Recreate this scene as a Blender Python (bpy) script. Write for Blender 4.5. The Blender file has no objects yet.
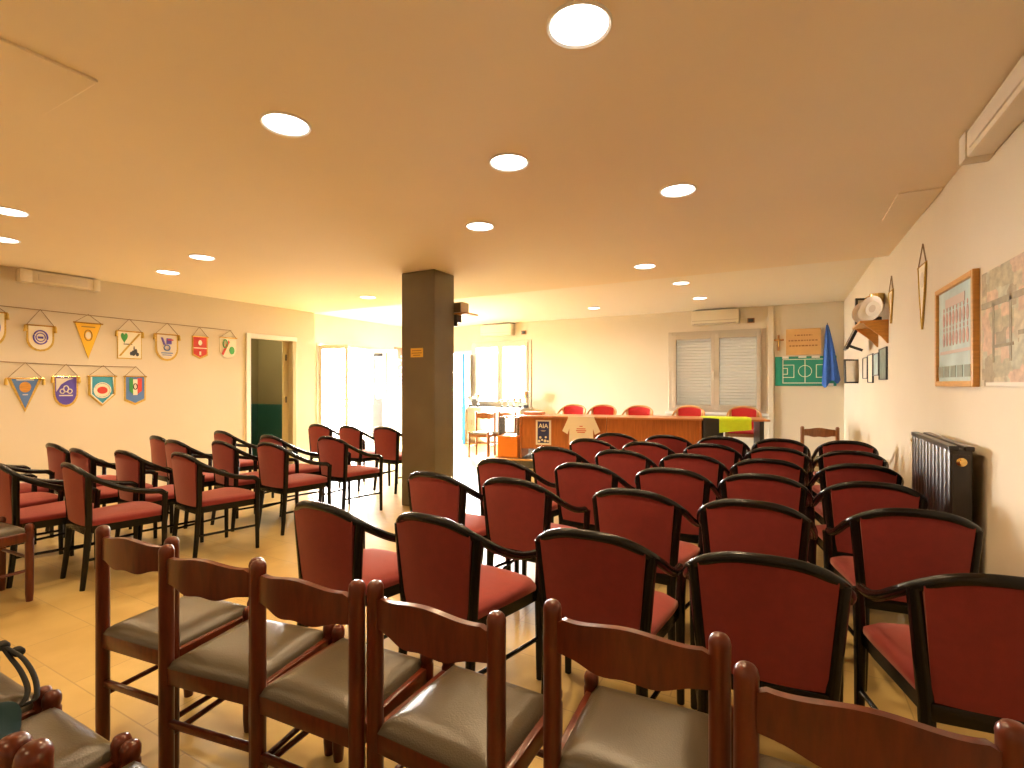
import bpy, bmesh, math, random
from mathutils import Vector, Matrix
random.seed(7)
PI = math.pi
S = bpy.context.scene
COL = S.collection

# ------------------------------------------------------------------ camera, world, sun, exposure
EYE = 1.36
YAW = math.atan(273.0 / 500.0)
F = 500.0
cd = bpy.data.cameras.new('camera')
cam = bpy.data.objects.new('camera', cd); COL.objects.link(cam)
cam.location = (0, 0, EYE); cam.rotation_euler = (PI / 2, 0, YAW)
cd.sensor_width = 36.0; cd.lens = F / 1024.0 * 36.0; cd.clip_start = 0.02; cd.clip_end = 200
S.camera = cam
S.view_settings.view_transform = 'Standard'; S.view_settings.look = 'None'
S.view_settings.gamma = 1.0; S.view_settings.use_curve_mapping = False
S.view_settings.exposure = 0.12
S.cycles.use_denoising = True
S.cycles.max_bounces = 10; S.cycles.diffuse_bounces = 6; S.cycles.glossy_bounces = 4
S.cycles.transmission_bounces = 6; S.cycles.sample_clamp_indirect = 8.0
S.cycles.caustics_reflective = False; S.cycles.caustics_refractive = False

SKY = 118.0
world = bpy.data.worlds.new('daylight'); S.world = world; world.use_nodes = True
world.node_tree.nodes['Background'].inputs[0].default_value = (1.0, 0.97, 0.92, 1)
world.node_tree.nodes['Background'].inputs[1].default_value = SKY
sd = bpy.data.lights.new('sun', 'SUN'); sd.energy = 90.0; sd.angle = math.radians(1.5); sd.color = (1, .93, .8)
sun = bpy.data.objects.new('sun', sd); COL.objects.link(sun)
sun.rotation_euler = Vector((.80, -.30, -.62)).to_track_quat('-Z', 'Y').to_euler()
sun.location = (-14, 10, 8)
LAMP_W = 14.2
LAMP_COL = (1.0, .70, .39)
LAMP_SPREAD = math.radians(146)

# ------------------------------------------------------------------ helpers
FW = Vector((-math.sin(YAW), math.cos(YAW))); RT = Vector((math.cos(YAW), math.sin(YAW)))
def ray(px, py):
    t = (px - 512) / F; v = (384 - py) / F
    return Vector((FW.x + RT.x * t, FW.y + RT.y * t, v))
def on_x(px, py, X):
    r = ray(px, py); k = X / r.x
    return Vector((X, r.y * k, EYE + r.z * k))
def on_y(px, py, Y):
    r = ray(px, py); k = Y / r.y
    return Vector((r.x * k, Y, EYE + r.z * k))
def on_z(px, py, z):
    r = ray(px, py); k = (z - EYE) / r.z
    return Vector((r.x * k, r.y * k, z))

class MB:
    """collects shapes into one mesh"""
    def __init__(self):
        self.v = []; self.f = []; self.mi = []; self.cur = 0
    def raw(self, vs, fs, M=None):
        o = len(self.v)
        for p in vs:
            p = Vector(p)
            self.v.append(tuple(M @ p) if M else tuple(p))
        for f in fs:
            self.f.append(tuple(i + o for i in f)); self.mi.append(self.cur)
        return self
    def box(self, a, b, bev=0.0, seg=2, M=None):
        bm = bmesh.new(); bmesh.ops.create_cube(bm, size=1)
        c = [(a[i] + b[i]) / 2 for i in range(3)]; s = [abs(b[i] - a[i]) for i in range(3)]
        for w in bm.verts:
            w.co = Vector((w.co.x * s[0] + c[0], w.co.y * s[1] + c[1], w.co.z * s[2] + c[2]))
        if bev > 0:
            bev = min(bev, min(s) * .49)
            bmesh.ops.bevel(bm, geom=bm.edges[:], offset=bev, segments=seg, profile=.5, affect='EDGES')
        bm.verts.index_update()
        self.raw([w.co.copy() for w in bm.verts], [[w.index for w in f.verts] for f in bm.faces], M)
        bm.free(); return self
    def tube(self, pts, rad, n=10, sx=1.0, sy=1.0, up=(0, 0, 1), closed=False, M=None, caps=True):
        pts = [Vector(p) for p in pts]; k = len(pts)
        rad = [rad] * k if isinstance(rad, (int, float)) else rad
        vs = []; fs = []
        for i, p in enumerate(pts):
            if closed: d = pts[(i + 1) % k] - pts[i - 1]
            elif i == 0: d = pts[1] - pts[0]
            elif i == k - 1: d = pts[-1] - pts[-2]
            else: d = (pts[i + 1] - p).normalized() + (p - pts[i - 1]).normalized()
            d.normalize()
            u = Vector(up)
            if abs(d.dot(u)) > .95: u = Vector((1, 0, 0)) if abs(d.x) < .8 else Vector((0, 1, 0))
            a = d.cross(u).normalized(); b = a.cross(d).normalized()
            for j in range(n):
                th = 2 * PI * j / n
                vs.append(p + a * (math.cos(th) * rad[i] * sx) + b * (math.sin(th) * rad[i] * sy))
        m = k if closed else k - 1
        for i in range(m):
            for j in range(n):
                a0 = i * n + j; a1 = i * n + (j + 1) % n; i2 = (i + 1) % k
                fs.append((a0, a1, i2 * n + (j + 1) % n, i2 * n + j))
        if caps and not closed:
            fs.append(tuple(range(n - 1, -1, -1))); fs.append(tuple((k - 1) * n + j for j in range(n)))
        return self.raw(vs, fs, M)
    def lathe(self, prof, n=20, M=None):
        vs = []; fs = []; k = len(prof)
        for r, z in prof:
            for j in range(n):
                th = 2 * PI * j / n
                vs.append((max(r, 1e-4) * math.cos(th), max(r, 1e-4) * math.sin(th), z))
        for i in range(k - 1):
            for j in range(n):
                fs.append((i * n + j, i * n + (j + 1) % n, (i + 1) * n + (j + 1) % n, (i + 1) * n + j))
        fs.append(tuple(range(n - 1, -1, -1))); fs.append(tuple((k - 1) * n + j for j in range(n)))
        return self.raw(vs, fs, M)
    def prism(self, outline, d0, d1, M=None):
        """outline in (x,z), extruded along y from d0 to d1"""
        n = len(outline)
        vs = [(x, d0, z) for x, z in outline] + [(x, d1, z) for x, z in outline]
        fs = [tuple(range(n)), tuple(range(2 * n - 1, n - 1, -1))]
        for i in range(n):
            j = (i + 1) % n
            fs.append((i, i + n, j + n, j))
        return self.raw(vs, fs, M)
    def sheet(self, fn, nu, nv, th=None, M=None):
        """fn(u,v) -> point; th thickness vector function or None"""
        vs = []; fs = []
        for i in range(nu + 1):
            for j in range(nv + 1):
                vs.append(Vector(fn(i / nu, j / nv)))
        w = nv + 1
        for i in range(nu):
            for j in range(nv):
                fs.append((i * w + j, (i + 1) * w + j, (i + 1) * w + j + 1, i * w + j + 1))
        if th:
            o = len(vs)
            base = list(vs)
            for i in range(nu + 1):
                for j in range(nv + 1):
                    vs.append(base[i * w + j] + Vector(th(i / nu, j / nv)))
            for f in list(fs): fs.append(tuple(x + o for x in reversed(f)))
            rim = [i * w for i in range(nu + 1)] + [nu * w + j for j in range(1, w)] + \
                  [i * w + nv for i in range(nu - 1, -1, -1)] + [j for j in range(nv - 1, 0, -1)]
            for q in range(len(rim)):
                a = rim[q]; b = rim[(q + 1) % len(rim)]
                fs.append((b, a, a + o, b + o))
        return self.raw(vs, fs, M)
    def build(self, name, mat, parent=None, smooth=40, label=None):
        me = bpy.data.meshes.new(name); me.from_pydata(self.v, [], self.f)
        mats = mat if isinstance(mat, (list, tuple)) else [mat]
        for m in mats: me.materials.append(m)
        if len(mats) > 1: me.polygons.foreach_set('material_index', self.mi)
        bm = bmesh.new(); bm.from_mesh(me); bmesh.ops.recalc_face_normals(bm, faces=bm.faces); bm.to_mesh(me); bm.free()
        if smooth:
            me.polygons.foreach_set('use_smooth', [True] * len(me.polygons))
            me.set_sharp_from_angle(angle=math.radians(smooth))
        o = bpy.data.objects.new(name, me); COL.objects.link(o)
        if parent: o.parent = parent
        if label: o['label'] = label
        return o

def tag(o, label=None, cat=None, group=None, kind=None):
    if label: o['label'] = label
    if cat: o['category'] = cat
    if group: o['group'] = group
    if kind: o['kind'] = kind
    return o
def empty(name, loc=(0, 0, 0), rz=0.0):
    o = bpy.data.objects.new(name, None); COL.objects.link(o)
    o.empty_display_size = .1; o.location = loc; o.rotation_euler = (0, 0, rz); return o
def copy_tree(o, parent=None):
    c = o.copy(); COL.objects.link(c); c.parent = parent
    for ch in list(o.children): copy_tree(ch, c)
    return c
def text(name, body, size, mat, parent, M, extrude=.0015, spacing=1.0):
    cu = bpy.data.curves.new(name, 'FONT'); cu.body = body; cu.size = size; cu.extrude = extrude
    cu.align_x = 'CENTER'; cu.align_y = 'CENTER'; cu.space_character = spacing; cu.offset = size * .012
    cu.materials.append(mat)
    tmp = bpy.data.objects.new(name + '_curve', cu); COL.objects.link(tmp)
    bpy.context.view_layer.update()
    me = bpy.data.meshes.new_from_object(tmp.evaluated_get(bpy.context.evaluated_depsgraph_get()))
    bpy.data.objects.remove(tmp); bpy.data.curves.remove(cu)
    o = bpy.data.objects.new(name, me); COL.objects.link(o); o.parent = parent; o.matrix_local = M; return o
def spline(pts, n=6, closed=False):
    P = [Vector(p) for p in pts]; out = []; k = len(P)
    rng = range(k) if closed else range(k - 1)
    for i in rng:
        p0 = P[i - 1] if (i > 0 or closed) else P[0]; p1 = P[i]; p2 = P[(i + 1) % k]
        p3 = P[(i + 2) % k] if (closed or i + 2 < k) else P[-1]
        for s in range(n):
            t = s / n
            out.append(.5 * ((2 * p1) + (-p0 + p2) * t + (2 * p0 - 5 * p1 + 4 * p2 - p3) * t * t + (-p0 + 3 * p1 - 3 * p2 + p3) * t ** 3))
    if not closed: out.append(P[-1])
    return out

# ------------------------------------------------------------------ materials
def mat(name, col, rough=.5, metal=0.0, var=0.0, scale=8.0, bump=0.0, bscale=60.0, coat=0.0, sheen=0.0, stretch=None, spec=None):
    m = bpy.data.materials.new(name); m.use_nodes = True
    nt = m.node_tree; b = nt.nodes['Principled BSDF']
    b.inputs['Base Color'].default_value = (*col, 1); b.inputs['Roughness'].default_value = rough
    b.inputs['Metallic'].default_value = metal
    if coat: b.inputs['Coat Weight'].default_value = coat; b.inputs['Coat Roughness'].default_value = .12
    if sheen:
        b.inputs['Sheen Weight'].default_value = sheen; b.inputs['Sheen Roughness'].default_value = .5
        b.inputs['Sheen Tint'].default_value = (1, .55, .42, 1)
    if spec is not None: b.inputs['Specular IOR Level'].default_value = spec
    tc = None
    if var or bump:
        tc = nt.nodes.new('ShaderNodeTexCoord'); mp = nt.nodes.new('ShaderNodeMapping')
        nt.links.new(tc.outputs['Object'], mp.inputs[0])
        if stretch: mp.inputs['Scale'].default_value = stretch
    if var:
        n = nt.nodes.new('ShaderNodeTexNoise'); n.inputs['Scale'].default_value = scale; n.inputs['Detail'].default_value = 5
        nt.links.new(mp.outputs[0], n.inputs['Vector'])
        r = nt.nodes.new('ShaderNodeValToRGB')
        r.color_ramp.elements[0].position = .3; r.color_ramp.elements[1].position = .7
        r.color_ramp.elements[0].color = (*[c * (1 - var) for c in col], 1)
        r.color_ramp.elements[1].color = (*[min(1, c * (1 + var)) for c in col], 1)
        nt.links.new(n.outputs['Fac'], r.inputs[0]); nt.links.new(r.outputs[0], b.inputs['Base Color'])
    if bump:
        n2 = nt.nodes.new('ShaderNodeTexNoise'); n2.inputs['Scale'].default_value = bscale; n2.inputs['Detail'].default_value = 3
        nt.links.new(mp.outputs[0], n2.inputs['Vector'])
        bp = nt.nodes.new('ShaderNodeBump'); bp.inputs['Strength'].default_value = bump; bp.inputs['Distance'].default_value = .01
        nt.links.new(n2.outputs['Fac'], bp.inputs['Height']); nt.links.new(bp.outputs[0], b.inputs['Normal'])
    return m
def emit(name, col, strength):
    m = bpy.data.materials.new(name); m.use_nodes = True; nt = m.node_tree
    b = nt.nodes['Principled BSDF']; b.inputs['Base Color'].default_value = (*col, 1)
    b.inputs['Emission Color'].default_value = (*col, 1); b.inputs['Emission Strength'].default_value = strength
    return m
def glass(name, tint=(1, 1, 1), op=.1):
    m = bpy.data.materials.new(name); m.use_nodes = True; nt = m.node_tree
    nt.nodes.remove(nt.nodes['Principled BSDF'])
    tr = nt.nodes.new('ShaderNodeBsdfTransparent'); tr.inputs[0].default_value = (*tint, 1)
    gl = nt.nodes.new('ShaderNodeBsdfGlossy'); gl.inputs['Roughness'].default_value = .03
    lw = nt.nodes.new('ShaderNodeFresnel'); lw.inputs[0].default_value = 1.4
    mx = nt.nodes.new('ShaderNodeMixShader')
    nt.links.new(lw.outputs[0], mx.inputs[0]); nt.links.new(tr.outputs[0], mx.inputs[1]); nt.links.new(gl.outputs[0], mx.inputs[2])
    nt.links.new(mx.outputs[0], nt.nodes['Material Output'].inputs[0]); return m

M = {}
M['wall'] = mat('wall_paint', (.66, .59, .46), .75, var=.03, scale=1.2, bump=.05, bscale=40)
M['ceiling'] = mat('ceiling_paint', (.88, .80, .66), .8, var=.02, scale=.7)
M['ceiling_far'] = mat('ceiling_daylight_white', (.88, .86, .80), .8)  # whiter than the near ceiling: daylight brightness past the step put into the colour
M['white'] = mat('white_paint', (.84, .82, .76), .45)
M['offwhite'] = mat('offwhite_plastic', (.74, .68, .54), .4)
M['column'] = mat('column_enamel', (.135, .108, .058), .32, var=.12, scale=2.5)
M['black'] = mat('black_lacquer', (.006, .005, .004), .24, spec=.3)
M['fabric'] = mat('burgundy_fabric', (.20, .015, .014), .85, var=.07, scale=30, bump=.12, bscale=400, sheen=.45)
M['redfabric'] = mat('red_velvet', (.48, .012, .02), .8, var=.06, scale=30, sheen=.2)
M['beech'] = mat('beech_wood', (.55, .30, .12), .35, var=.15, scale=10, stretch=(1, 1, 6))
M['wood'] = mat('dark_wood', (.095, .017, .005), .28, var=.28, scale=14, stretch=(4, 4, .7), coat=.1, spec=.4)
M['wood_far'] = mat('chestnut_wood', (.24, .09, .025), .3, var=.2, scale=14, stretch=(4, 4, .7), coat=.3)
M['leather'] = mat('brown_leather', (.070, .055, .032), .30, var=.12, scale=9, bump=.12, bscale=220)
M['cherry'] = mat('cherry_veneer', (.42, .135, .03), .35, var=.18, scale=7, stretch=(8, 8, .6))
M['cherry_top'] = mat('cherry_table_top', (.50, .20, .07), .3, var=.12, scale=7, stretch=(.6, 8, 8))
M['orange'] = mat('orange_laminate', (.72, .22, .02), .4)
M['trimwood'] = mat('light_wood_trim', (.62, .36, .14), .4)
M['carpet'] = mat('grey_carpet', (.10, .10, .09), .95, var=.2, scale=80)
M['radiator'] = mat('dark_radiator_enamel', (.016, .010, .008), .3)
M['oak'] = mat('oak_frame', (.56, .27, .05), .35, var=.15, scale=12, stretch=(1, 1, 6))
M['gold'] = mat('gold_fringe', (.55, .36, .05), .6, var=.2, scale=60)
M['brass'] = mat('brass_metal', (.75, .52, .18), .25, metal=1)
M['silver'] = mat('silver_metal', (.8, .8, .78), .2, metal=1)
M['darkmetal'] = mat('dark_metal', (.03, .03, .03), .35)
M['cord'] = mat('cord', (.30, .21, .11), .8)
M['alu'] = mat('window_aluminium', (.50, .44, .34), .38, metal=.25)
M['shutter'] = mat('shutter_slats', (.80, .78, .70), .55)
def translucent(name, col, f):
    m = mat(name, col, .55); nt = m.node_tree; b = nt.nodes['Principled BSDF']
    t = nt.nodes.new('ShaderNodeBsdfTranslucent'); t.inputs[0].default_value = (*col, 1)
    mx = nt.nodes.new('ShaderNodeMixShader'); mx.inputs[0].default_value = f
    nt.links.new(b.outputs[0], mx.inputs[1]); nt.links.new(t.outputs[0], mx.inputs[2]); nt.links.new(mx.outputs[0], nt.nodes['Material Output'].inputs[0])
    return m
M['shutter'] = translucent('shutter_slats', (.80, .76, .62), .005)
M['glass'] = glass('window_glass')
M['lens'] = emit('lamp_lens', (1, .95, .85), 9.0)
M['ground'] = mat('pavement', (.6, .57, .52), .9, var=.1, scale=2)
M['teal'] = mat('teal_cloth', (.003, .016, .013), .8, spec=.1)
M['dado'] = mat('teal_dado_paint', (.02, .09, .075), .4)
M['corridor'] = mat('olive_corridor_paint', (.20, .17, .09), .7)
M['lime'] = mat('lime_cloth', (.62, .85, .03), .8, var=.05, scale=20)
M['tshirt'] = mat('white_cotton', (.88, .82, .72), .85)
M['bluecloth'] = mat('blue_cloth', (.02, .09, .38), .75, var=.1, scale=12)
M['pitch'] = mat('green_board', (.01, .23, .15), .5)
M['sky'] = mat('pale_blue_print', (.42, .54, .54), .55, var=.15, scale=6)
M['navy'] = mat('navy_print', (.02, .03, .16), .4)
M['ink'] = mat('dark_ink', (.05, .05, .05), .6)
M['redink'] = mat('red_ink', (.55, .05, .03), .6)
M['yellow'] = mat('yellow_satin', (.85, .50, .02), .5)
M['blue'] = mat('blue_satin', (.08, .18, .45), .5)
M['purple'] = mat('violet_satin', (.10, .07, .42), .5)
M['tealsatin'] = mat('turquoise_satin', (.04, .30, .45), .5)
M['redsatin'] = mat('red_satin', (.50, .03, .015), .5)
M['green'] = mat('green_ink', (.05, .32, .07), .6)
M['whitesatin'] = mat('ivory_satin', (.84, .78, .62), .5)
M['greysatin'] = mat('grey_satin', (.68, .62, .52), .5)
M['plaque'] = mat('tan_plaque', (.62, .36, .13), .5, var=.06, scale=5)
M['plate_yellow'] = mat('yellow_plate', (.80, .50, .06), .4)
M['brownink'] = mat('brown_ink', (.30, .13, .03), .6)
M['plateink'] = mat('plate_ink', (.38, .22, .03), .6)
M['bag'] = mat('dark_bag_fabric', (.007, .007, .006), .6, spec=.15)
M['door_blue'] = mat('sky_blue_edge', (.02, .20, .55), .5)
M['porcelain'] = mat('porcelain', (.90, .88, .80), .25)
M['brownposter'] = mat('brown_poster', (.28, .05, .02), .5)
M['glassgreen'] = mat('grey_green_print', (.22, .26, .22), .3, var=.3, scale=14)

def tile_floor():
    m = bpy.data.materials.new('floor_tiles'); m.use_nodes = True; nt = m.node_tree; b = nt.nodes['Principled BSDF']
    tc = nt.nodes.new('ShaderNodeTexCoord'); mp = nt.nodes.new('ShaderNodeMapping')
    mp.inputs['Location'].default_value = (.14, .16, 0)
    nt.links.new(tc.outputs['Object'], mp.inputs[0])
    br = nt.nodes.new('ShaderNodeTexBrick'); br.offset = .5; br.squash = 1.0
    br.inputs['Scale'].default_value = 1.0; br.inputs['Brick Width'].default_value = .6; br.inputs['Row Height'].default_value = .3
    br.inputs['Mortar Size'].default_value = .0035; br.inputs['Mortar Smooth'].default_value = .4; br.inputs['Bias'].default_value = 0
    br.inputs['Color1'].default_value = (.60, .44, .165, 1); br.inputs['Color2'].default_value = (.55, .39, .14, 1)
    br.inputs['Mortar'].default_value = (.44, .31, .12, 1)
    nt.links.new(mp.outputs[0], br.inputs['Vector'])
    n = nt.nodes.new('ShaderNodeTexNoise'); n.inputs['Scale'].default_value = 5; n.inputs['Detail'].default_value = 6
    nt.links.new(mp.outputs[0], n.inputs['Vector'])
    mx = nt.nodes.new('ShaderNodeMix'); mx.data_type = 'RGBA'; mx.blend_type = 'MULTIPLY'
    mx.inputs[0].default_value = .35
    nt.links.new(br.outputs['Color'], mx.inputs[6])
    rr = nt.nodes.new('ShaderNodeValToRGB'); rr.color_ramp.elements[0].position = .35; rr.color_ramp.elements[1].position = .65
    rr.color_ramp.elements[0].color = (.72, .66, .55, 1); rr.color_ramp.elements[1].color = (1, 1, 1, 1)
    nt.links.new(n.outputs['Fac'], rr.inputs[0]); nt.links.new(rr.outputs[0], mx.inputs[7])
    nt.links.new(mx.outputs[2], b.inputs['Base Color'])
    b.inputs['Roughness'].default_value = .30
    bp = nt.nodes.new('ShaderNodeBump'); bp.inputs['Strength'].default_value = .25; bp.inputs['Distance'].default_value = .003; bp.invert = True
    nt.links.new(br.outputs['Fac'], bp.inputs['Height']); nt.links.new(bp.outputs[0], b.inputs['Normal'])
    return m
M['floor'] = tile_floor()

# ------------------------------------------------------------------ the room
XR, XL, XL2 = .88, -7.20, -8.30         # right wall, left wall, left wall of the recess
YB, YS, YF = -2.2, 6.0, 10.15           # back wall, ceiling step, far wall
H1, H2 = 2.60, 2.77                     # ceiling heights
def struct(name, mb, m, parent=None, smooth=0):
    o = mb.build(name, m, parent, smooth=smooth)
    if parent is None: o['kind'] = 'structure'
    return o
struct('floor', MB().box((XL2 - .2, YB - .2, -.1), (XR + .2, YF + .2, 0)), M['floor'])
struct('ceiling', MB().box((XL - .2, YB - .2, H1), (XR + .2, YS, H1 + .35)), M['ceiling'])
struct('ceiling_recess', MB().box((XL2 - .2, YS, H2), (XR + .2, YF + .2, H2 + .18)), M['ceiling_far'])
struct('wall_right', MB().box((XR, YB - .2, 0), (XR + .2, YF + .2, H2)), M['wall'])
struct('wall_back', MB().box((XL - .2, YB - .2, 0), (XR, YB, H1)), M['wall'])
# left wall with a doorway
dY0, dY1, dH = on_x(249, 340, XL).y, on_x(295, 340, XL).y, 2.09
wl = MB().box((XL - .12, YB, 0), (XL, dY0, H1)).box((XL - .12, dY1, 0), (XL, YS, H1)).box((XL - .12, dY0, dH), (XL, dY1, H1))
struct('wall_left', wl, M['wall'])
struct('wall_jog', MB().box((XL2, YS - .12, 0), (XL - .12, YS, H2)), M['wall'])
# side room behind the left doorway
rm = MB().box((XL - 1.35, dY0 - .5, 0), (XL - 1.25, YS - .12, 2.5)).box((XL - 1.25, dY0 - .6, 0), (XL - .12, dY0 - .5, 2.5))
rm.box((XL - 1.35, dY0 - .6, 2.5), (XL - .12, YS - .12, 2.6)).box((XL - 1.25, YS - .2, 0), (XL - .12, YS - .12, 2.5))
struct('wall_corridor', rm, M['corridor'])
dd = MB().box((XL - 1.25, dY0 - .5, 0), (XL - 1.24, YS - .2, 1.0)).box((XL - 1.24, YS - .215, 0), (XL - .12, YS - .2, 1.0))
struct('trim_1', dd, M['dado'])
df = MB().box((XL - .12, dY0 - .05, 0), (XL + .018, dY0 + .02, dH + .05), .004).box((XL - .12, dY0 + .02, dH - .02), (XL + .018, dY1 + .03, dH + .05), .004)
struct('door_frame', df, M['white'])
dj = struct('door_1', MB().box((XL - .12, dY1 - .16, 0), (XL - .10, dY1 + .02, dH - .02), .004).box((XL - .12, dY1 - .05, 0), (XL + .012, dY1 + .02, dH - .02), .004), mat('olive_door_paint', (.42, .35, .19), .45))
for z in (.35, 1.10, 1.80):
    struct('hinge', MB().tube([(XL - .095, dY1 - .10, z - .05), (XL - .095, dY1 - .10, z + .05)], .012, 8), M['darkmetal'], dj, 40)
cl_ = bpy.data.lights.new('corridor_fill', 'POINT'); cl_.energy = 40; cl_.color = (1, .8, .45); cl_.shadow_soft_size = .15  # added fill without a fixture, lifts the dark side room
clo = bpy.data.objects.new('corridor_fill', cl_); COL.objects.link(clo); clo.location = (XL - .7, dY0 - .1, 2.2)
# recess left wall with glazed entrance
eY0, eY1, eH = 7.0, 8.40, 2.2
sY0, sY1 = 8.43, 9.0
we = MB().box((XL2 - .15, YS - .12, 0), (XL2, eY0, H2)).box((XL2 - .15, eY0, eH), (XL2, sY1, H2)).box((XL2 - .15, sY1, 0), (XL2, YF, H2)).box((XL2 - .15, eY1, 0), (XL2, sY0, eH))
struct('wall_entrance', we, M['wall'])
struct('trim_2', MB().box((XL2 - .15, eY0 - .03, 0), (XL2 + .01, eY0 + .03, eH), .004).box((XL2 - .15, eY1 - .03, 0), (XL2 + .01, eY1 + .03, eH), .004).box((XL2 - .15, eY0, eH - .05), (XL2 + .01, eY1, eH), .004), M['alu'])
w3 = struct('window_3', MB().box((XL2 - .1, sY0, 0), (XL2 - .02, sY0 + .05, eH), .004).box((XL2 - .1, sY1 - .05, 0), (XL2 - .02, sY1, eH), .004).box((XL2 - .1, sY0, eH - .05), (XL2 - .02, sY1, eH), .004).box((XL2 - .1, sY0, 0), (XL2 - .02, sY1, .08), .004), M['alu'])
struct('pane', MB().box((XL2 - .065, sY0 + .05, .08), (XL2 - .055, sY1 - .05, eH - .05)), M['glass'], w3)
def leaf(name, hinge, end, label=None):
    h = Vector((hinge[0], hinge[1], 0)); e = Vector((end[0], end[1], 0)); L = (e - h).length
    o = empty(name, h, math.atan2(e.y - h.y, e.x - h.x)); o['kind'] = 'structure'
    fr = MB().box((0, -.022, .01), (.075, .022, eH - .06), .004).box((L - .075, -.022, .01), (L, .022, eH - .06), .004)
    fr.box((.075, -.022, eH - .14), (L - .075, .022, eH - .06), .004).box((.075, -.022, .01), (L - .075, .022, .14), .004)
    fr.build('leaf_frame', M['alu'], o, 0)
    MB().box((.075, -.004, .14), (L - .075, .004, eH - .14)).build('pane', M['glass'], o, 0)
    MB().tube([(L - .04, -.022, 1.05), (L - .04, -.07, 1.05), (L - .15, -.07, 1.05)], .009, 8).build('door_handle', M['alu'], o)
    return o
leaf('door_2', (XL2 + .03, eY0 + .0), (XL2 + .72, eY0 + .13))
leaf('door_3', (XL2 + .03, eY1 - .02), (XL2 + .69, eY1 + .17))
# far wall with two windows
wx0, wx1, wz0, wz1 = -1.99, -.33, .83, 2.37
vx0, vx1 = -6.62, -5.07
oX0, oX1 = -7.55, -6.70       # doorway near the far left corner
fw = MB()
for a, b in ((XL2 - .15, oX0), (oX1, vx0), (vx1, wx0), (wx1, XR)):
    fw.box((a, YF, 0), (b, YF + .25, H2))
fw.box((oX0, YF, 2.12), (oX1, YF + .25, H2))
for a, b in ((vx0, vx1), (wx0, wx1)):
    fw.box((a, YF, 0), (b, YF + .25, wz0)); fw.box((a, YF, wz1), (b, YF + .25, H2))
struct('wall_far', fw, M['wall'])
pan = struct('trim_3', MB().box((on_y(768, 400, YF).x, YF - .035, 0), (on_y(774, 400, YF).x, YF, H2), .01), M['wall'])
def window(name, a, b, shut):
    o = empty(name, (0, 0, 0)); o['kind'] = 'structure'
    y0, y1 = YF - .02, YF + .05
    m = (a + b) / 2
    fr = MB()
    fr.box((a - .03, y0, wz0 - .0), (a + .05, y1, wz1), .006).box((b - .05, y0, wz0), (b + .03, y1, wz1), .006)
    fr.box((a + .05, y0, wz1 - .06), (b - .05, y1, wz1), .006).box((a + .05, y0, wz0), (b - .05, y1, wz0 + .05), .006)
    fr.build('window_frame', M['alu'], o, 0)
    for p, q, hs in ((a + .05, m, 1), (m, b - .05, -1)):
        sh = MB()
        sh.box((p, y0 - .02, wz0 + .05), (p + .075, y1 - .02, wz1 - .06), .006).box((q - .075, y0 - .02, wz0 + .05), (q, y1 - .02, wz1 - .06), .006)
        sh.box((p + .075, y0 - .02, wz1 - .15), (q - .075, y1 - .02, wz1 - .06), .006).box((p + .075, y0 - .02, wz0 + .05), (q - .075, y1 - .02, wz0 + .13), .006)
        s_ = sh.build('sash', M['alu'], o, 0)
        MB().box((p + .07, YF + .005, wz0 + .12), (q - .07, YF + .011, wz1 - .14)).build('pane', M['glass'], s_, 0)
    MB().box((m - .035, y0 - .045, 1.48), (m - .01, y0 - .02, 1.60), .005).tube([(m - .022, y0 - .05, 1.56), (m - .022, y0 - .06, 1.44)], .009, 8).build('window_handle', M['offwhite'], o)
    MB().box((a - .08, YF - .07, wz0 - .05), (b + .08, YF + .02, wz0 - .005), .008).build('window_sill', M['white'], o, 0)
    if shut:
        n = 27; hz = (wz1 - wz0) / n
        prof = [0, .006, .008, .006, 0, -.003]
        def slat_fn(u, v):
            k = v * n * 6; q = int(round(k)) % 6
            return Vector((a + (b - a) * u, YF + .10 - prof[q], wz0 - .01 + (wz1 - wz0 + .02) * v))
        sl = MB().sheet(slat_fn, 1, n * 6)
        sl.build('roller_shutter', M['shutter'], o, 0)
    return o
window('window_1', vx0, vx1, False)
window('window_2', wx0, wx1, True)
# open white door leaf near the far left corner
dl = empty('door_4', (oX1 + .03, YF - .02, 0), math.radians(-68)); dl['kind'] = 'structure'
MB().box((0, -.02, .01), (.80, .02, 2.05), .004).build('leaf_panel', M['white'], dl, 0)
MB().box((.80, -.035, .01), (.83, .035, 2.05), .003).build('edge_strip', M['door_blue'], dl, 0)
struct('trim_4', MB().box((oX0 - .06, YF - .02, 0), (oX0, YF + .02, 2.17), .004).box((oX1, YF - .02, 0), (oX1 + .06, YF + .02, 2.17), .004).box((oX0, YF - .02, 2.12), (oX1, YF + .02, 2.17), .004), M['white'])
struct('ground', MB().box((-40, -20, -.35), (XL2 - .15, 40, -.12)).box((XL2 - .15, YF + .25, -.35), (20, 40, -.12)), M['ground'])
# portals help the sampling of the daylight through the openings
def portal(loc, rot, w, h):
    l = bpy.data.lights.new('portal', 'AREA'); l.shape = 'RECTANGLE'; l.size = w; l.size_y = h; l.cycles.is_portal = True
    o = bpy.data.objects.new('portal', l); COL.objects.link(o); o.location = loc; o.rotation_euler = rot
portal((XL2 - .16, (eY0 + sY1) / 2, eH / 2), (PI / 2, 0, -PI / 2), sY1 - eY0, eH)
portal(((vx0 + vx1) / 2, YF + .26, 1.6), (-PI / 2, 0, 0), vx1 - vx0, wz1 - wz0)
portal(((oX0 + oX1) / 2, YF + .26, 1.06), (-PI / 2, 0, 0), oX1 - oX0, 2.12)
# column
cx0, cx1, cy0, cy1 = -3.77, -3.31, 4.32, 4.69
col = struct('column', MB().box((cx0, cy0, 0), (cx1, cy1, H1), .012), M['column'])
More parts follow.
